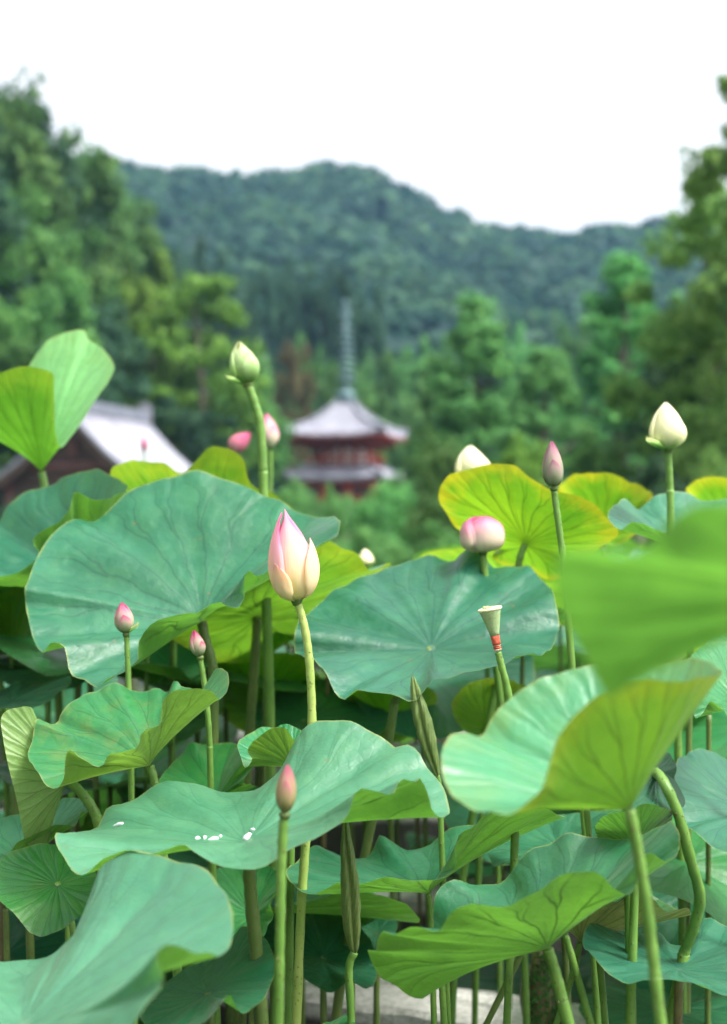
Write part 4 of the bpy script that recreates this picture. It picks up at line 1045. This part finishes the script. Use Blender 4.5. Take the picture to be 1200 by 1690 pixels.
lotus_leaf('small folded leaf with yellow-green underside left of the tall bud stalk', 'mottled', 1.98, 0.06, (482, 1268),
  [(392, 1230), (401, 1217), (420, 1207), (433, 1200), (455, 1200), (473, 1195), (497, 1206)],
  [(512, 1226), (498, 1219), (485, 1220), (476, 1207), (466, 1200), (449, 1202), (425, 1217), (408, 1239), (416, 1252), (405, 1268), (398, 1250)])
lotus_leaf('bright green leaf seen from below beside the tall pink bud, between two big leaves', 'lime', 2.55, 0.2, (425, 1018),
  [(270, 1040), (330, 1080), (400, 1095), (480, 1060), (560, 1000), (620, 950)],
  [(645, 930), (625, 936), (608, 942), (597, 925), (588, 914), (567, 903), (543, 893), (500, 900), (440, 940), (360, 985), (300, 1010)], via=[(420, 1100), (412, 1210)], smat='olive', r=0.0085)
lotus_leaf('soft teal leaf in the shade behind the big leaf with sagging middle', 'blue', 2.1, 0.13, (925, 1400),
  [(802, 1396), (820, 1370), (860, 1352), (920, 1345), (985, 1340), (1040, 1346)],
  [(1080, 1362), (1020, 1400), (930, 1415), (860, 1424), (836, 1424), (817, 1431), (807, 1414)])
lotus_leaf('green leaf with russet stains on its underside, low behind the long pale stalk', 'russet', 1.85, 0.10, (957, 1555),
  [(926, 1532), (960, 1490), (1000, 1474), (1015, 1482), (1045, 1470), (1075, 1476), (1100, 1492)],
  [(1139, 1508), (1130, 1498), (1108, 1504), (1092, 1500), (1079, 1484), (1053, 1460), (1034, 1480), (1012, 1489), (996, 1473), (970, 1465), (948, 1470), (935, 1500)],
  via=[(950, 1590), (935, 1640), (915, 1700)], smat='green', r=0.004)
lotus_leaf('dull blue-green leaf spread low behind the long pale stalk, dusted with scum', 'teal', 1.75, 0.15, (1120, 1600),
  [(963, 1560), (966, 1535), (983, 1522), (1000, 1527), (1028, 1545), (1060, 1541), (1088, 1540), (1104, 1556), (1124, 1559), (1143, 1553), (1150, 1530), (1172, 1516), (1205, 1530), (1270, 1545)],
  [(1310, 1590), (1260, 1635), (1205, 1640), (1181, 1637), (1156, 1626), (1124, 1620), (1092, 1616), (1066, 1618), (1037, 1623), (1009, 1611), (988, 1588)], smat='brown')
lotus_leaf('yellow-green leaf edge beyond the big blue-green leaf, underside lit', 'lime', 2.75, 0.16, (20, 1080),
  [(-110, 1010), (-60, 1060), (0, 1080), (40, 1060)],
  [(60, 1010), (45, 975), (20, 965), (-10, 960), (-60, 975)])
lotus_leaf('light blue leaf lying flat beyond the big blue-green leaf', 'pale', 2.9, 0.2, (0, 1085),
  [(-110, 1070), (-50, 1058), (10, 1055), (50, 1058)],
  [(80, 1072), (50, 1094), (0, 1098), (-60, 1095)])
lotus_leaf('dusky teal leaf low behind the hanging folded leaf', 'teal', 2.45, 0.16, (20, 1160),
  [(-80, 1160), (0, 1138), (30, 1125), (70, 1128), (108, 1112)],
  [(118, 1125), (100, 1142), (75, 1160), (40, 1172), (0, 1170), (-50, 1180)])
lotus_leaf('small light green leaf tip cut by the foot of the stalks, before the concrete wall', 'green', 1.7, 0.10, (520, 1740),
  [(440, 1705), (470, 1692), (520, 1692), (560, 1680), (572, 1676)],
  [(590, 1700), (560, 1740), (500, 1765), (450, 1740)])
lotus_leaf('teal leaf half seen in shade below the sagging teal leaf', 'dark', 2.75, 0.16, (500, 1190),
  [(405, 1190), (440, 1150), (500, 1125), (560, 1120), (610, 1145)],
  [(640, 1190), (600, 1235), (520, 1240), (450, 1225)])

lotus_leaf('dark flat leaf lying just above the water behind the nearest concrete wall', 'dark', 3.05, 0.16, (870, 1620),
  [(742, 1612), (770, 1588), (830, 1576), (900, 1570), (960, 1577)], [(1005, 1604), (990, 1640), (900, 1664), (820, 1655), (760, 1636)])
lotus_leaf('low dark teal leaf in the shade under the dull scum-dusted leaf', 'dark', 2.35, 0.15, (1095, 1668),
  [(955, 1660), (1000, 1628), (1080, 1612), (1150, 1622), (1215, 1640)], [(1250, 1680), (1160, 1720), (1050, 1728), (985, 1700)])
lotus_leaf('small pale netted leaf half hidden behind the dark rolled leaf', 'veined', 2.35, 0.06, (585, 1500),
  [(530, 1480), (552, 1452), (595, 1456), (620, 1478)], [(630, 1505), (600, 1528), (560, 1522), (538, 1505)])
lotus_leaf('small wavy teal leaf beside the dish-shaped leaf', 'blue', 2.4, 0.07, (622, 1540),
  [(575, 1535), (600, 1505), (632, 1496), (650, 1508)], [(656, 1530), (640, 1555), (612, 1572), (585, 1562)])

lotus_leaf('bright lime leaf glowing in the gap below the big blue-green leaf', 'lime', 2.95, 0.14, (430, 1175),
  [(335, 1120), (370, 1185), (430, 1215), (490, 1190)], [(525, 1130), (500, 1085), (450, 1075), (400, 1068), (350, 1085)], smat='olive')
lotus_leaf('lime leaf underside glimpsed under the drooping rim of the sagging teal leaf', 'lime', 2.85, 0.13, (640, 1205),
  [(565, 1160), (590, 1200), (650, 1225), (700, 1195)], [(722, 1150), (690, 1128), (650, 1130), (610, 1128), (580, 1135)], smat='olive')
lotus_leaf('fresh green leaf in the gap left of the dark stalk of the big leaf', 'green', 2.8, 0.12, (285, 1105),
  [(205, 1085), (235, 1055), (280, 1040), (325, 1050)], [(345, 1085), (320, 1120), (270, 1130), (225, 1115)])
lotus_leaf('pale green leaf lit from above, beyond the mottled leaf', 'pale', 2.75, 0.12, (80, 1105),
  [(-5, 1100), (40, 1078), (90, 1074), (140, 1085)], [(160, 1110), (120, 1135), (60, 1140), (10, 1128)])
lotus_leaf('mid green leaf underside behind the seed pod stalk', 'lime', 2.6, 0.12, (800, 1205),
  [(745, 1165), (765, 1205), (810, 1230), (860, 1200)], [(885, 1150), (850, 1125), (810, 1120), (770, 1130)])

# --- rolled young leaves
def rolled_leaf(label, pts, width, Y, via, mat='roll', r=0.004, seed=1):
    """a young leaf still rolled in from both sides, the two rolls meeting in a dark seam"""
    P = catmull([at(p[0], p[1], Y) for p in pts], 10); n = len(P)
    base_path = stalk_path(P[-1], via, Y); base = base_path[-1]
    root = empty('rolled_lotus_leaf', base, label, 'leaf', 'young rolled lotus leaves')
    rg = np.random.RandomState(seed)
    V = []; F = []; UV = []; na = 28
    for i, q in enumerate(P):
        t = i/(n-1)
        w = width*(0.07+0.93*math.sin(math.pi*(t*0.95+0.02)**1.15)**0.85)
        tw = -math.pi/2+0.25*math.sin(t*4+seed)        # the seam faces roughly forward
        for k in range(na):
            a = k/na*2*math.pi
            dd = math.atan2(math.sin(a-tw), math.cos(a-tw))
            cleft = 0.62*math.exp(-(dd/0.20)**2)+0.10*math.exp(-((abs(dd)-.55)/.12)**2)*(-1)
            rr = w*0.5*(1-cleft)*(1+0.035*math.sin(t*38+a*2+seed)+0.02*rg.uniform(-1, 1))
            V.append(q+np.array([rr*math.cos(a), rr*math.sin(a)*.8, 0])-base); UV.append((0.1+.8*k/na+t*.3, 0.5+0.45*t))
    for i in range(n-1):
        for k in range(na):
            k2 = (k+1) % na; F.append([i*na+k, i*na+k2, (i+1)*na+k2, (i+1)*na+k])
    link('furled_blade', mesh_np('furled_blade', V, F, uv=UV), LM[mat], root)
    sv = [q+np.array([0, -width*.10*math.sin(math.pi*(i/(n-1)*.95+.02)), 0])-base for i, q in enumerate(P)]
    link('seam', stalk_mesh(sv[2:-2:4], width*.05, width*.05, 6), SM['brown'], root)  # brown strip laid in the cleft to stand in for its shade
    link('stalk', stalk_mesh([p-base for p in base_path], r, r*1.1), SM['green'], root)
    return root
rolled_leaf('pointed pale rolled-up young leaf rising behind the leaf with drops', [(681, 1116), (688, 1150), (698, 1190), (709, 1235), (722, 1280)], 0.026, 1.97, [(726, 1310), (728, 1370)], seed=2)
rolled_leaf('dark green rolled-up young leaf hanging upright just below the leaf with drops', [(570, 1345), (572, 1390), (577, 1450), (579, 1500), (582, 1545), (585, 1572)], 0.024, 1.74, [(576, 1600), (580, 1690)], mat='roll', r=0.0048, seed=5)

# --- flower buds
def petal(root, axis0, ez, L, Rm, phi, half, lo=0.0, hi=1.0, rs=1.0, flare=0.0, mat='main', skew=0.06, tipsharp=0.8, prof=0.8, label=None, blunt=False):
    """one petal wrapped round the bud's axis; ez unit axis, L length, Rm widest radius"""
    ez = Vector(ez).normalized(); a = Vector((1, 0, 0)); ex = (a-ez*a.dot(ez)).normalized(); ey = ez.cross(ex)
    nu, nv = 11, 16; V = []; UV = []; F = []
    for j in range(nv+1):
        t = j/nv; tl = lo+(hi-lo)*t
        r = Rm*rs*(math.sin(math.pi*min(0.999, (tl**prof)*0.97+0.03))**0.72 if tl > 0 else 0.25*0)
        if blunt: r = Rm*rs*max(0.02, 1-abs(2*(tl**.85)-1)**2.6)**.5
        r = max(r, Rm*0.10*(1-tl))*(1+flare*t)+flare*Rm*t*0.55
        wid = half*(min(1.0, 0.55+1.8*t))*(1-max(0.0, (t-0.45)/0.55)**2.2*tipsharp)
        wid *= 1.0 if t < .97 else .6
        for i in range(nu):
            s = -1+2*i/(nu-1)
            an = phi+s*wid
            rr = r*(1+skew*s)-0.0006*(abs(s)**3)
            zz = L*tl - L*0.035*(s*s)*(t > 0.1)*t*tipsharp
            p = Vector(axis0)+ez*zz+(ex*math.cos(an)+ey*math.sin(an))*rr
            V.append(np.array(p)); UV.append((i/(nu-1), t))
    for j in range(nv):
        for i in range(nu-1):
            F.append([j*nu+i, j*nu+i+1, (j+1)*nu+i+1, (j+1)*nu+i])
    o = link('petal', mesh_np('petal', V, F, uv=UV), PM[mat], root)
    if label: o['label'] = label
    md = o.modifiers.new('thickness', 'SOLIDIFY'); md.thickness = 0.0009; md.offset = 0
    return o

def lotus_bud(label, base, tip, Y, wid_px, via, mat, petals=None, r=0.0045, smat='green', ytip=0.0, sepal=True, group=None, fat=0.8, seed=0):
    A = at(base[0], base[1], Y); T = at(tip[0], tip[1], Y+ytip)
    ez = (T-A); L = np.linalg.norm(ez); ez = ez/L
    Rm = wid_px/2/FPX*Y
    P = stalk_path(A, via, Y); b0 = P[-1]
    root = empty('lotus_bud', b0, label, 'flower bud', group)
    a0 = A-b0
    rg = random.Random(seed+int(base[0]))
    if petals is None:
        petals = []
        for k in range(4): petals.append(dict(phi=-1.57+k*1.57+.5, half=1.0, rs=.90, hi=.985))
        off = rg.uniform(-.5, .5)
        for k in range(3): petals.append(dict(phi=-1.57+k*2.09+off, half=1.15, rs=1.0, hi=rg.uniform(.9, 1.0)))
        for k in range(2): petals.append(dict(phi=-1.2+k*2.6+off, half=.85, rs=1.05, hi=rg.uniform(.55, .78)))
    for p in petals:
        d = dict(p); m = d.pop('mat', mat)
        petal(root, a0, ez, L, Rm, mat=m, prof=d.pop('prof', fat), **d)
    if sepal:
        petal(root, a0-ez*L*.01, ez, L, Rm, phi=rg.choice([-2.6, -.4]), half=.42, hi=.30, rs=1.10, flare=.35, mat='green')
    st = link('stalk', stalk_mesh([p-b0 for p in P], r*0.9, r*1.15), SM[smat], root)
    if Y < 2.3: prickles(st, [p-b0 for p in P], r*1.02)
    mb = MB(); mb.tube([a0-ez*0.006, a0-ez*0.001, a0+ez*L*.03], [r*0.95, r*1.25, Rm*.32], 10)
    mb.build('receptacle', SM['olive'], root, smooth=True)
    return root

lotus_bud('large pink and cream lotus bud just opening, one outer petal standing away', (490, 992), (470, 840), 1.9, 80,
  [(499, 1020), (507, 1060), (512, 1110), (515, 1190), (512, 1290), (504, 1400), (497, 1500), (489, 1700)], 'main', smat='yellow', r=0.0058, sepal=False, fat=.68,
  petals=[dict(phi=-1.57+.4, half=1.3, rs=.86, hi=.99), dict(phi=1.57, half=1.5, rs=.88, hi=.97), dict(phi=-2.85, half=1.0, rs=1.0, hi=.97, mat='main'),
          dict(phi=-1.50, half=1.02, rs=.985, hi=1.0, prof=.70), dict(phi=-2.25, half=.62, rs=1.05, hi=.44, mat='cream'), dict(phi=-.22, half=.85, rs=1.05, hi=.66, flare=.08, mat='cream', skew=-.05),
          dict(phi=.9, half=.8, rs=1.02, hi=.8, mat='cream')])
lotus_bud('tall pale green bud, tightly closed, rising highest above the big blue-green leaf', (409, 634), (394, 563), 2.5, 46, [(420, 665), (429, 700), (434, 770), (436, 850)], 'green', r=0.0082)
lotus_bud('blurred pink bud leaning over behind the leaf edge', (379, 745), (413, 714), 3.3, 30, [(374, 765), (372, 800)], 'pink', sepal=False)
lotus_bud('blurred upright pink bud behind the tall green bud stalk', (446, 739), (440, 682), 3.3, 32, [(447, 770), (446, 850)], 'rose', sepal=False, ytip=.02)
lotus_bud('tiny deep pink bud far off before the temple hall roof', (238, 744), (238, 722), 4.6, 11, [(239, 780)], 'pink', sepal=False, r=0.004)
lotus_bud('small pink-tipped bud with loose outer petal before the big blue-green leaf', (208, 1045), (201, 994), 2.02, 31, [(210, 1070), (213, 1150), (216, 1240), (217, 1320)], 'pinktip', r=0.0042)
lotus_bud('smallest closed pink-tipped bud beside the dark stalk of the big leaf', (330, 1083), (320, 1040), 2.02, 24, [(336, 1120), (342, 1170), (346, 1225), (348, 1300)], 'pinktip', r=0.0042, sepal=False)
lotus_bud('slim buff bud with dull pink tip in front of the leaf with drops', (470, 1341), (475, 1261), 1.42, 33, [(467, 1375), (464, 1450), (462, 1550), (459, 1700)], 'buff', r=0.0050, sepal=False)
lotus_bud('slim grey-pink bud on a straight stalk before the yellow backlit leaf', (914, 804), (910, 727), 2.05, 34, [(917, 830), (924, 880), (934, 960), (944, 1100)], 'grey', r=0.0050, sepal=False, fat=.7)
lotus_bud('creamy white bud with a small sepal, standing clear above the blue-green wavy leaf', (1103, 742), (1099, 663), 2.35, 58, [(1104, 770), (1106, 810), (1108, 880)], 'white', r=0.0062, fat=.7)
lotus_bud('white bud tip peeping over the yellow backlit leaf', (782, 800), (776, 734), 2.8, 56, [(784, 830)], 'white', sepal=False)
lotus_bud('round rosy bud with pink-washed top resting above the sagging teal leaf', (797, 912), (793, 851), 2.38, 72, [(800, 940)], 'rose', sepal=False, fat=.52, r=.006,
  petals=[dict(phi=-1.57+k*1.57, half=1.2, rs=.93, hi=.99, tipsharp=.55, blunt=True) for k in range(4)]+[dict(phi=-1.2+k*2.1, half=1.2, rs=1.0, hi=.97, tipsharp=.5, blunt=True) for k in range(3)])
lotus_bud('small cream bud blurred among leaves beside the bright green leaf seen from below', (604, 934), (602, 906), 3.4, 27, [(604, 960)], 'white', sepal=False, fat=.6)

# --- seed pod
def seed_pod():
    Y = 1.92
    A = at(822, 1076, Y); T = at(808, 1003, Y); ez = T-A; L = np.linalg.norm(ez); ez = ez/L
    P = stalk_path(A, [(828, 1100), (838, 1140), (850, 1220), (852, 1330), (848, 1430)], Y); b0 = P[-1]
    root = empty('lotus_seed_pod', b0, 'young funnel-shaped seed pod, flat cream top, red scarred collar', 'seed pod')
    a0 = A-b0; Rt = 20/FPX*Y; px = Y/FPX
    def prof(name, pr, mat, n=28):
        V, F = tube_vf([Vector(a0+ez*(t*L)) for t, _ in pr], [r*px for _, r in pr], n)
        return link(name, mesh_np(name, [np.array(v) for v in V], F), mat, root)
    prof('receptacle', [(.36, 7.4), (.45, 8.6), (.6, 11.5), (.75, 14.3), (.88, 16.6), (.95, 18.4)], simple_mat('pod_green', (0.22, 0.30, 0.13), (0.30, 0.38, 0.19), 90, .6, .3))
    prof('top_disc', [(.93, 18.2), (.955, 20.5), (.985, 20.3), (1.0, 18.0)], simple_mat('pod_top', (0.60, 0.58, 0.30), (0.72, 0.70, 0.44), 120, .6, .3))
    mred = simple_mat('pod_collar', (0.42, 0.05, 0.025), (0.55, 0.12, 0.06), 160, .6, .5)
    mpale = simple_mat('pod_scar', (0.55, 0.40, 0.25), (0.42, 0.20, 0.12), 160, .6, .5)
    prof('stamen_collar', [(.16, 6.6), (.22, 7.2), (.30, 7.3), (.37, 7.6)], mred)
    for q in (.05, .10, .15): prof('scar_ring', [(q-.02, 5.6), (q, 6.9), (q+.02, 6.2)], mpale if q != .10 else mred)
    ex = Vector((1, 0, 0)); ez_ = Vector(ez)
    mseed = simple_mat('pod_seed', (0.30, 0.36, 0.12), (0.40, 0.44, 0.18), 200, .5)
    for k in range(9):
        an = k*2.4; rr = math.sqrt(k/9)*14*px
        c = Vector(a0+ez*L*1.0)+Vector((math.cos(an)*rr, math.sin(an)*rr, 0))
        V, F = tube_vf([c-ez_*.001, c+ez_*.0012, c+ez_*.002], [.0024, .0022, .0008], 8)
        link('seed', mesh_np('seed', [np.array(v) for v in V], F), mseed, root)
    link('stalk', stalk_mesh([p-b0 for p in P], .0046, .0058), SM['green'], root)
seed_pod()

# --- water drops lying on the pale leaf
def water_drops():
    t = NT('water_drop'); b = t.n('ShaderNodeBsdfPrincipled', i_Roughness=0.05)
    b.inputs['Base Color'].default_value = (0.93, 0.97, 0.96, 1); b.inputs['Specular IOR Level'].default_value = 0.8
    b.inputs['Transmission Weight'].default_value = 0.55; b.inputs['IOR'].default_value = 1.33   # partly clear; white sky glint put into the base colour
    t.l(b.outputs[0], t.out.inputs[0])
    bpy.context.view_layer.update()
    dg = bpy.context.evaluated_depsgraph_get()
    drops = [(408, 1381, 8, 6, 'largest water drop, lying over the hub of the pale leaf'), (352, 1385, 9, 4, 'long water drop left of the hub on the pale leaf'), (338, 1383, 4, 3, None), (326, 1384, 5, 3, None), (417, 1370, 4, 2, None), (364, 1381, 3, 2, None), (196, 1361, 9, 3, 'thin water streak near the far rim of the pale leaf')]
    for (px, py, w, h, lab) in drops:
        d = Vector(at(px, py, 1.0))-Vector((0, 0, CAM_H)); d.normalize()
        hit, loc, nor, _, ob, _ = scene.ray_cast(dg, Vector((0, 0, CAM_H))+d*1.25, d)
        if not hit: continue
        if nor.dot(d) > 0: nor = -nor
        px1 = loc.y/FPX
        V = []; F = []; n = 12; q = nor.to_track_quat('Z', 'Y')
        ex = Vector((1, 0, 0)); ex = (ex-nor*ex.dot(nor)).normalized(); ey = nor.cross(ex)
        for j in range(5):
            a = j/4*math.pi/2
            for k in range(n):
                bb = k/n*2*math.pi; wob = 1+.22*math.sin(2*bb+px)+.12*math.sin(3*bb+py)
                V.append(np.array(ex*(math.cos(a)*math.cos(bb)*w*px1*wob)+ey*(math.cos(a)*math.sin(bb)*h*px1*wob*1.25)+nor*(math.sin(a)*.0030)))
        for j in range(4):
            for k in range(n): F.append([j*n+k, j*n+(k+1) % n, (j+1)*n+(k+1) % n, (j+1)*n+k])
        o = link('water_drop', mesh_np('water_drop', V, F), t.m, None, loc)
        tag(o, lab or 'tiny water bead beside a larger drop on the pale leaf', 'water drop', 'water drops on the pale leaf')
water_drops()
# ------------------------------------------------------------------ the rest of the lotus bed
def filler():
    """leaves crowding the bed behind and below those in front; a few leaf shapes, each leaf its own thing"""
    rg = random.Random(21); protos = []
    for k in range(7):
        r0 = random.Random(100+k); n = 15; rim = []
        ph = [r0.uniform(0, 6.28) for _ in range(4)]; amp = [r0.uniform(.05, .12), r0.uniform(.03, .08), r0.uniform(.02, .06), r0.uniform(.02, .04)]
        cup = r0.uniform(.02, .16)
        for i in range(n):
            a = -2*math.pi*i/n
            rr = 1+.06*math.sin(3*a+ph[0])+.04*math.sin(5*a+ph[1])
            rim.append(np.array([math.cos(a)*rr, math.sin(a)*rr, cup+amp[0]*math.sin(2*a+ph[0])+amp[1]*math.sin(3*a+ph[1])+amp[2]*math.sin(5*a+ph[2])+amp[3]*math.sin(7*a+ph[3])])*.22)
        V, F, UV, _ = blade_geometry(np.zeros(3), rim, NA=96, NR=12, seed=k, pz=.8)
        protos.append(blade_mesh('blade', V, [f[::-1] for f in F], UV, 96))
    copies = {}
    def blade(k, mat):
        if (k, mat) not in copies:
            m = protos[k].copy(); m.materials.clear(); m.materials.append(LM[mat]); copies[(k, mat)] = m
        return copies[(k, mat)]
    spots = []
    tries = 0
    while len(spots) < 210 and tries < 6000:
        tries += 1
        Y = 2.7+7.6*rg.random()**1.9; x = rg.uniform(-.62, .62)*(Y*.62+.6)
        top = 1.02 if Y < 4 else 0.98
        z = top-abs(rg.gauss(0, .40))*1.0
        if z < .22: continue
        px = 600+x/Y*FPX; py = HORIZ+(CAM_H-z)/Y*FPX
        if py < 905+40*(Y < 4): continue
        if 560 < px < 720 and py < 965: continue
        if Y < 3.05 and 430 < px < 960 and py > 1150: continue
        if Y < 3.3 and 430 < px < 960 and py > 1450: continue
        if Y < 3.7 and 570 < px < 780 and 1290 < py < 1560: continue
        if any((x-s[0])**2+(Y-s[1])**2+((z-s[2])*1.6)**2 < .24**2 for s in spots): continue
        spots.append((x, Y, z))
    t2 = 0
    while t2 < 26:
        Y = rg.uniform(2.15, 2.9); px = rg.uniform(-40, 1240); py = rg.uniform(1380, 1680)
        if 430 < px < 970: t2 += .02; continue
        q = at(px, py, Y); t2 += 1
        if any((q[0]-s[0])**2+(Y-s[1])**2+((q[2]-s[2])*1.6)**2 < .2**2 for s in spots): continue
        spots.append((q[0], Y, q[2]))
    labs = {'blue': 'blue-green leaf in the crowded lotus bed behind the big leaves', 'green': 'fresh green leaf in the crowded lotus bed behind the big leaves', 'dark': 'dark leaf deep in the crowded lotus bed', 'teal': 'teal leaf in the crowded lotus bed behind the big leaves', 'lime': 'yellow-green leaf in the crowded lotus bed behind the big leaves'}
    for (x, Y, z) in spots:
        mat = rg.choice(['blue', 'blue', 'green', 'teal', 'dark', 'lime']) if z > .5 else rg.choice(['dark', 'teal', 'green'])  # low leaves get darker greens, deepening the bed's shade by colour
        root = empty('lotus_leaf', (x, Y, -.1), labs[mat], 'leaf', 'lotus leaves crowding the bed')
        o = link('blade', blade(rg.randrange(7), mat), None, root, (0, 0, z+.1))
        s = rg.uniform(.75, 1.25); o.scale = (s, s, s)
        o.rotation_euler = (rg.gauss(.18, .22), rg.gauss(0, .22), rg.uniform(0, 6.28))
        dx, dy = rg.uniform(-.06, .06), rg.uniform(-.03, .08)
        P = [np.array([0, 0, z+.1]), np.array([dx*.3, dy*.3, (z+.1)*.6]), np.array([dx, dy, 0])]
        link('stalk', stalk_mesh(P, .0045, .006, 7), SM[rg.choice(['olive', 'olive', 'brown'])], root)
filler()

def low_stalks():
    """bare stalks of leaves out of the frame or withered, standing in the water under the canopy"""
    rg = random.Random(5)
    spec = [(728, 1597, 1690, 733, 1.95, 'green'), (742, 1580, 1700, 744, 3.2, 'brown'), (868, 1560, 1700, 798, 2.0, 'olive'), (934, 1545, 1700, 978, 1.72, 'green'), (968, 1330, 1700, 1000, 1.85, 'green'),
            (10, 1500, 1700, 14, 2.0, 'olive'), (110, 1440, 1700, 116, 2.1, 'green'), (600, 1330, 1700, 610, 3.25, 'olive'),
            (655, 1320, 1600, 660, 3.3, 'olive'), (690, 1330, 1600, 694, 3.35, 'brown'), (440, 980, 1400, 434, 2.6, 'olive'), (288, 1040, 1400, 284, 2.7, 'green'), (243, 1050, 1400, 240, 2.7, 'green'), (1170, 1180, 1700, 1168, 2.3, 'olive')]
    for i, (px, py, py2, px2, Y, m) in enumerate(spec):
        P = stalk_path(at(px, py, Y), [((px*2+px2)/3, (py*2+py2)/3), (px2, py2)], Y)
        b0 = P[-1]
        root = stalk_mesh([p-b0 for p in P], .0042, .0055)
        o = link('lotus_stalk', root, SM[m], None, b0)
        tag(o, {'green': 'smooth green lotus stalk standing in the pond under the leaves', 'olive': 'prickly olive lotus stalk standing in the pond under the leaves', 'brown': 'withered brown lotus stalk standing in the pond'}[m], 'stalk', 'bare lotus stalks under the leaves')
low_stalks()

def floating_pads():
    rg = random.Random(9)
    for k in range(46):
        Y = rg.uniform(2.0, 6.5); x = rg.uniform(-.30, .33)*Y
        r = rg.uniform(.07, .17); n = 26; V = [(0, 0, .004)]; F = []; UV = [(.5, .1)]
        for ring in (.5, 1.0):
            for i in range(n):
                a = 2*math.pi*i/n; rr = r*ring*(1+.05*math.sin(3*a+k)+.03*math.sin(7*a))
                V.append((math.cos(a)*rr, math.sin(a)*rr, .004+.008*ring*math.sin(5*a+k)*ring)); UV.append((i/n, ring*.97))
        for i in range(n):
            F.append([0, 1+i, 1+(i+1) % n]); F.append([1+i, 1+n+i, 1+n+(i+1) % n, 1+(i+1) % n])
        mat = rg.choice(['dark', 'teal', 'green', 'dark'])
        o = link('floating_leaf', mesh_np('floating_leaf', np.array(V), F, uv=UV), LM[mat], None, (x, Y, .006+.0006*k))
        tag(o, 'flat round lotus leaf floating on the dark water', 'leaf', 'lotus leaves floating on the water')
floating_pads()

def duckweed():
    rg = np.random.RandomState(4); n = 26000
    Y = rg.uniform(1.6, 8.0, n); x = rg.uniform(-.34, .40, n)*Y
    keep = (np.sin(x*5.1+Y*2.0)+np.sin(x*2.3-Y*4.1)+rg.normal(size=n)*.5) > .35
    P = np.stack([x, Y, np.full(n, .0045)], 1)[keep]
    N = np.tile([0, 0, 1.0], (len(P), 1))
    V, F = quads_from(P, N, rg.uniform(.003, .008, len(P)), rg, .9)
    o = link('duckweed', mesh_np('duckweed', V, F, smooth=False), FM['lime'])
    tag(o, 'speckled green duckweed scum floating on the dark water', 'duckweed', kind='stuff')
duckweed()

def withered_clump():
    """brown withered leaf curled round a moss-grown old stump by the wall"""
    b0 = at(893, 1672, 2.45); b0[2] = -.05
    root = empty('mossy_stump', b0, 'moss-grown rotten lotus stump beside the concrete wall', 'stump')
    top = at(888, 1570, 2.45)-b0
    mb = MB(); mb.tube([(0, 0, 0), (.004, 0, top[2]*.5), (0, 0, top[2]*.85), tuple(top)], [.04, .034, .020, .010], 12)
    mb.build('core', SM['brown'], root, True)
    rg = np.random.RandomState(8); n = 2600; t = rg.uniform(0, 1, n)**.8; a = rg.uniform(0, 6.28, n)
    rr = np.interp(t, [0, .5, .85, 1], [.046, .038, .023, .012])
    P = np.stack([np.cos(a)*rr, np.sin(a)*rr, t*top[2]], 1); N = np.stack([np.cos(a), np.sin(a), .4+0*a], 1)+rg.normal(size=(n, 3))*.5
    V, F = quads_from(P, N, rg.uniform(.002, .0055, n), rg)
    o = link('moss', mesh_np('moss', V, F, smooth=False), FM['mid'], root); tag(o, kind='stuff')
    lotus_leaf('withered brown leaf curled up behind the mossy stump', 'brown', 2.52, .05, (905, 1680),
      [(858, 1650), (862, 1610), (880, 1590), (895, 1600), (915, 1608), (930, 1625)], [(936, 1655), (930, 1690), (895, 1700), (868, 1690)], smat='brown', r=.004)
withered_clump()

# ------------------------------------------------------------------ haze: the humid air over the whole place
def haze():
    m = bpy.data.materials.new('haze_air'); m.use_nodes = True; t = m.node_tree; t.nodes.clear()
    o = t.nodes.new('ShaderNodeOutputMaterial'); v = t.nodes.new('ShaderNodeVolumePrincipled')
    v.inputs['Color'].default_value = (0.34, 0.62, 1.0, 1); v.inputs['Density'].default_value = HAZE_D; v.inputs['Anisotropy'].default_value = 0.2
    t.links.new(v.outputs[0], o.inputs['Volume'])
    mb = MB().box((0, 440, 79), (1480, 1060, 161))
    ob = mb.build('haze', m); tag(ob, 'thin bluish haze in the humid air over the valley', 'haze', kind='stuff')
HAZE_D = 0.00026
haze()
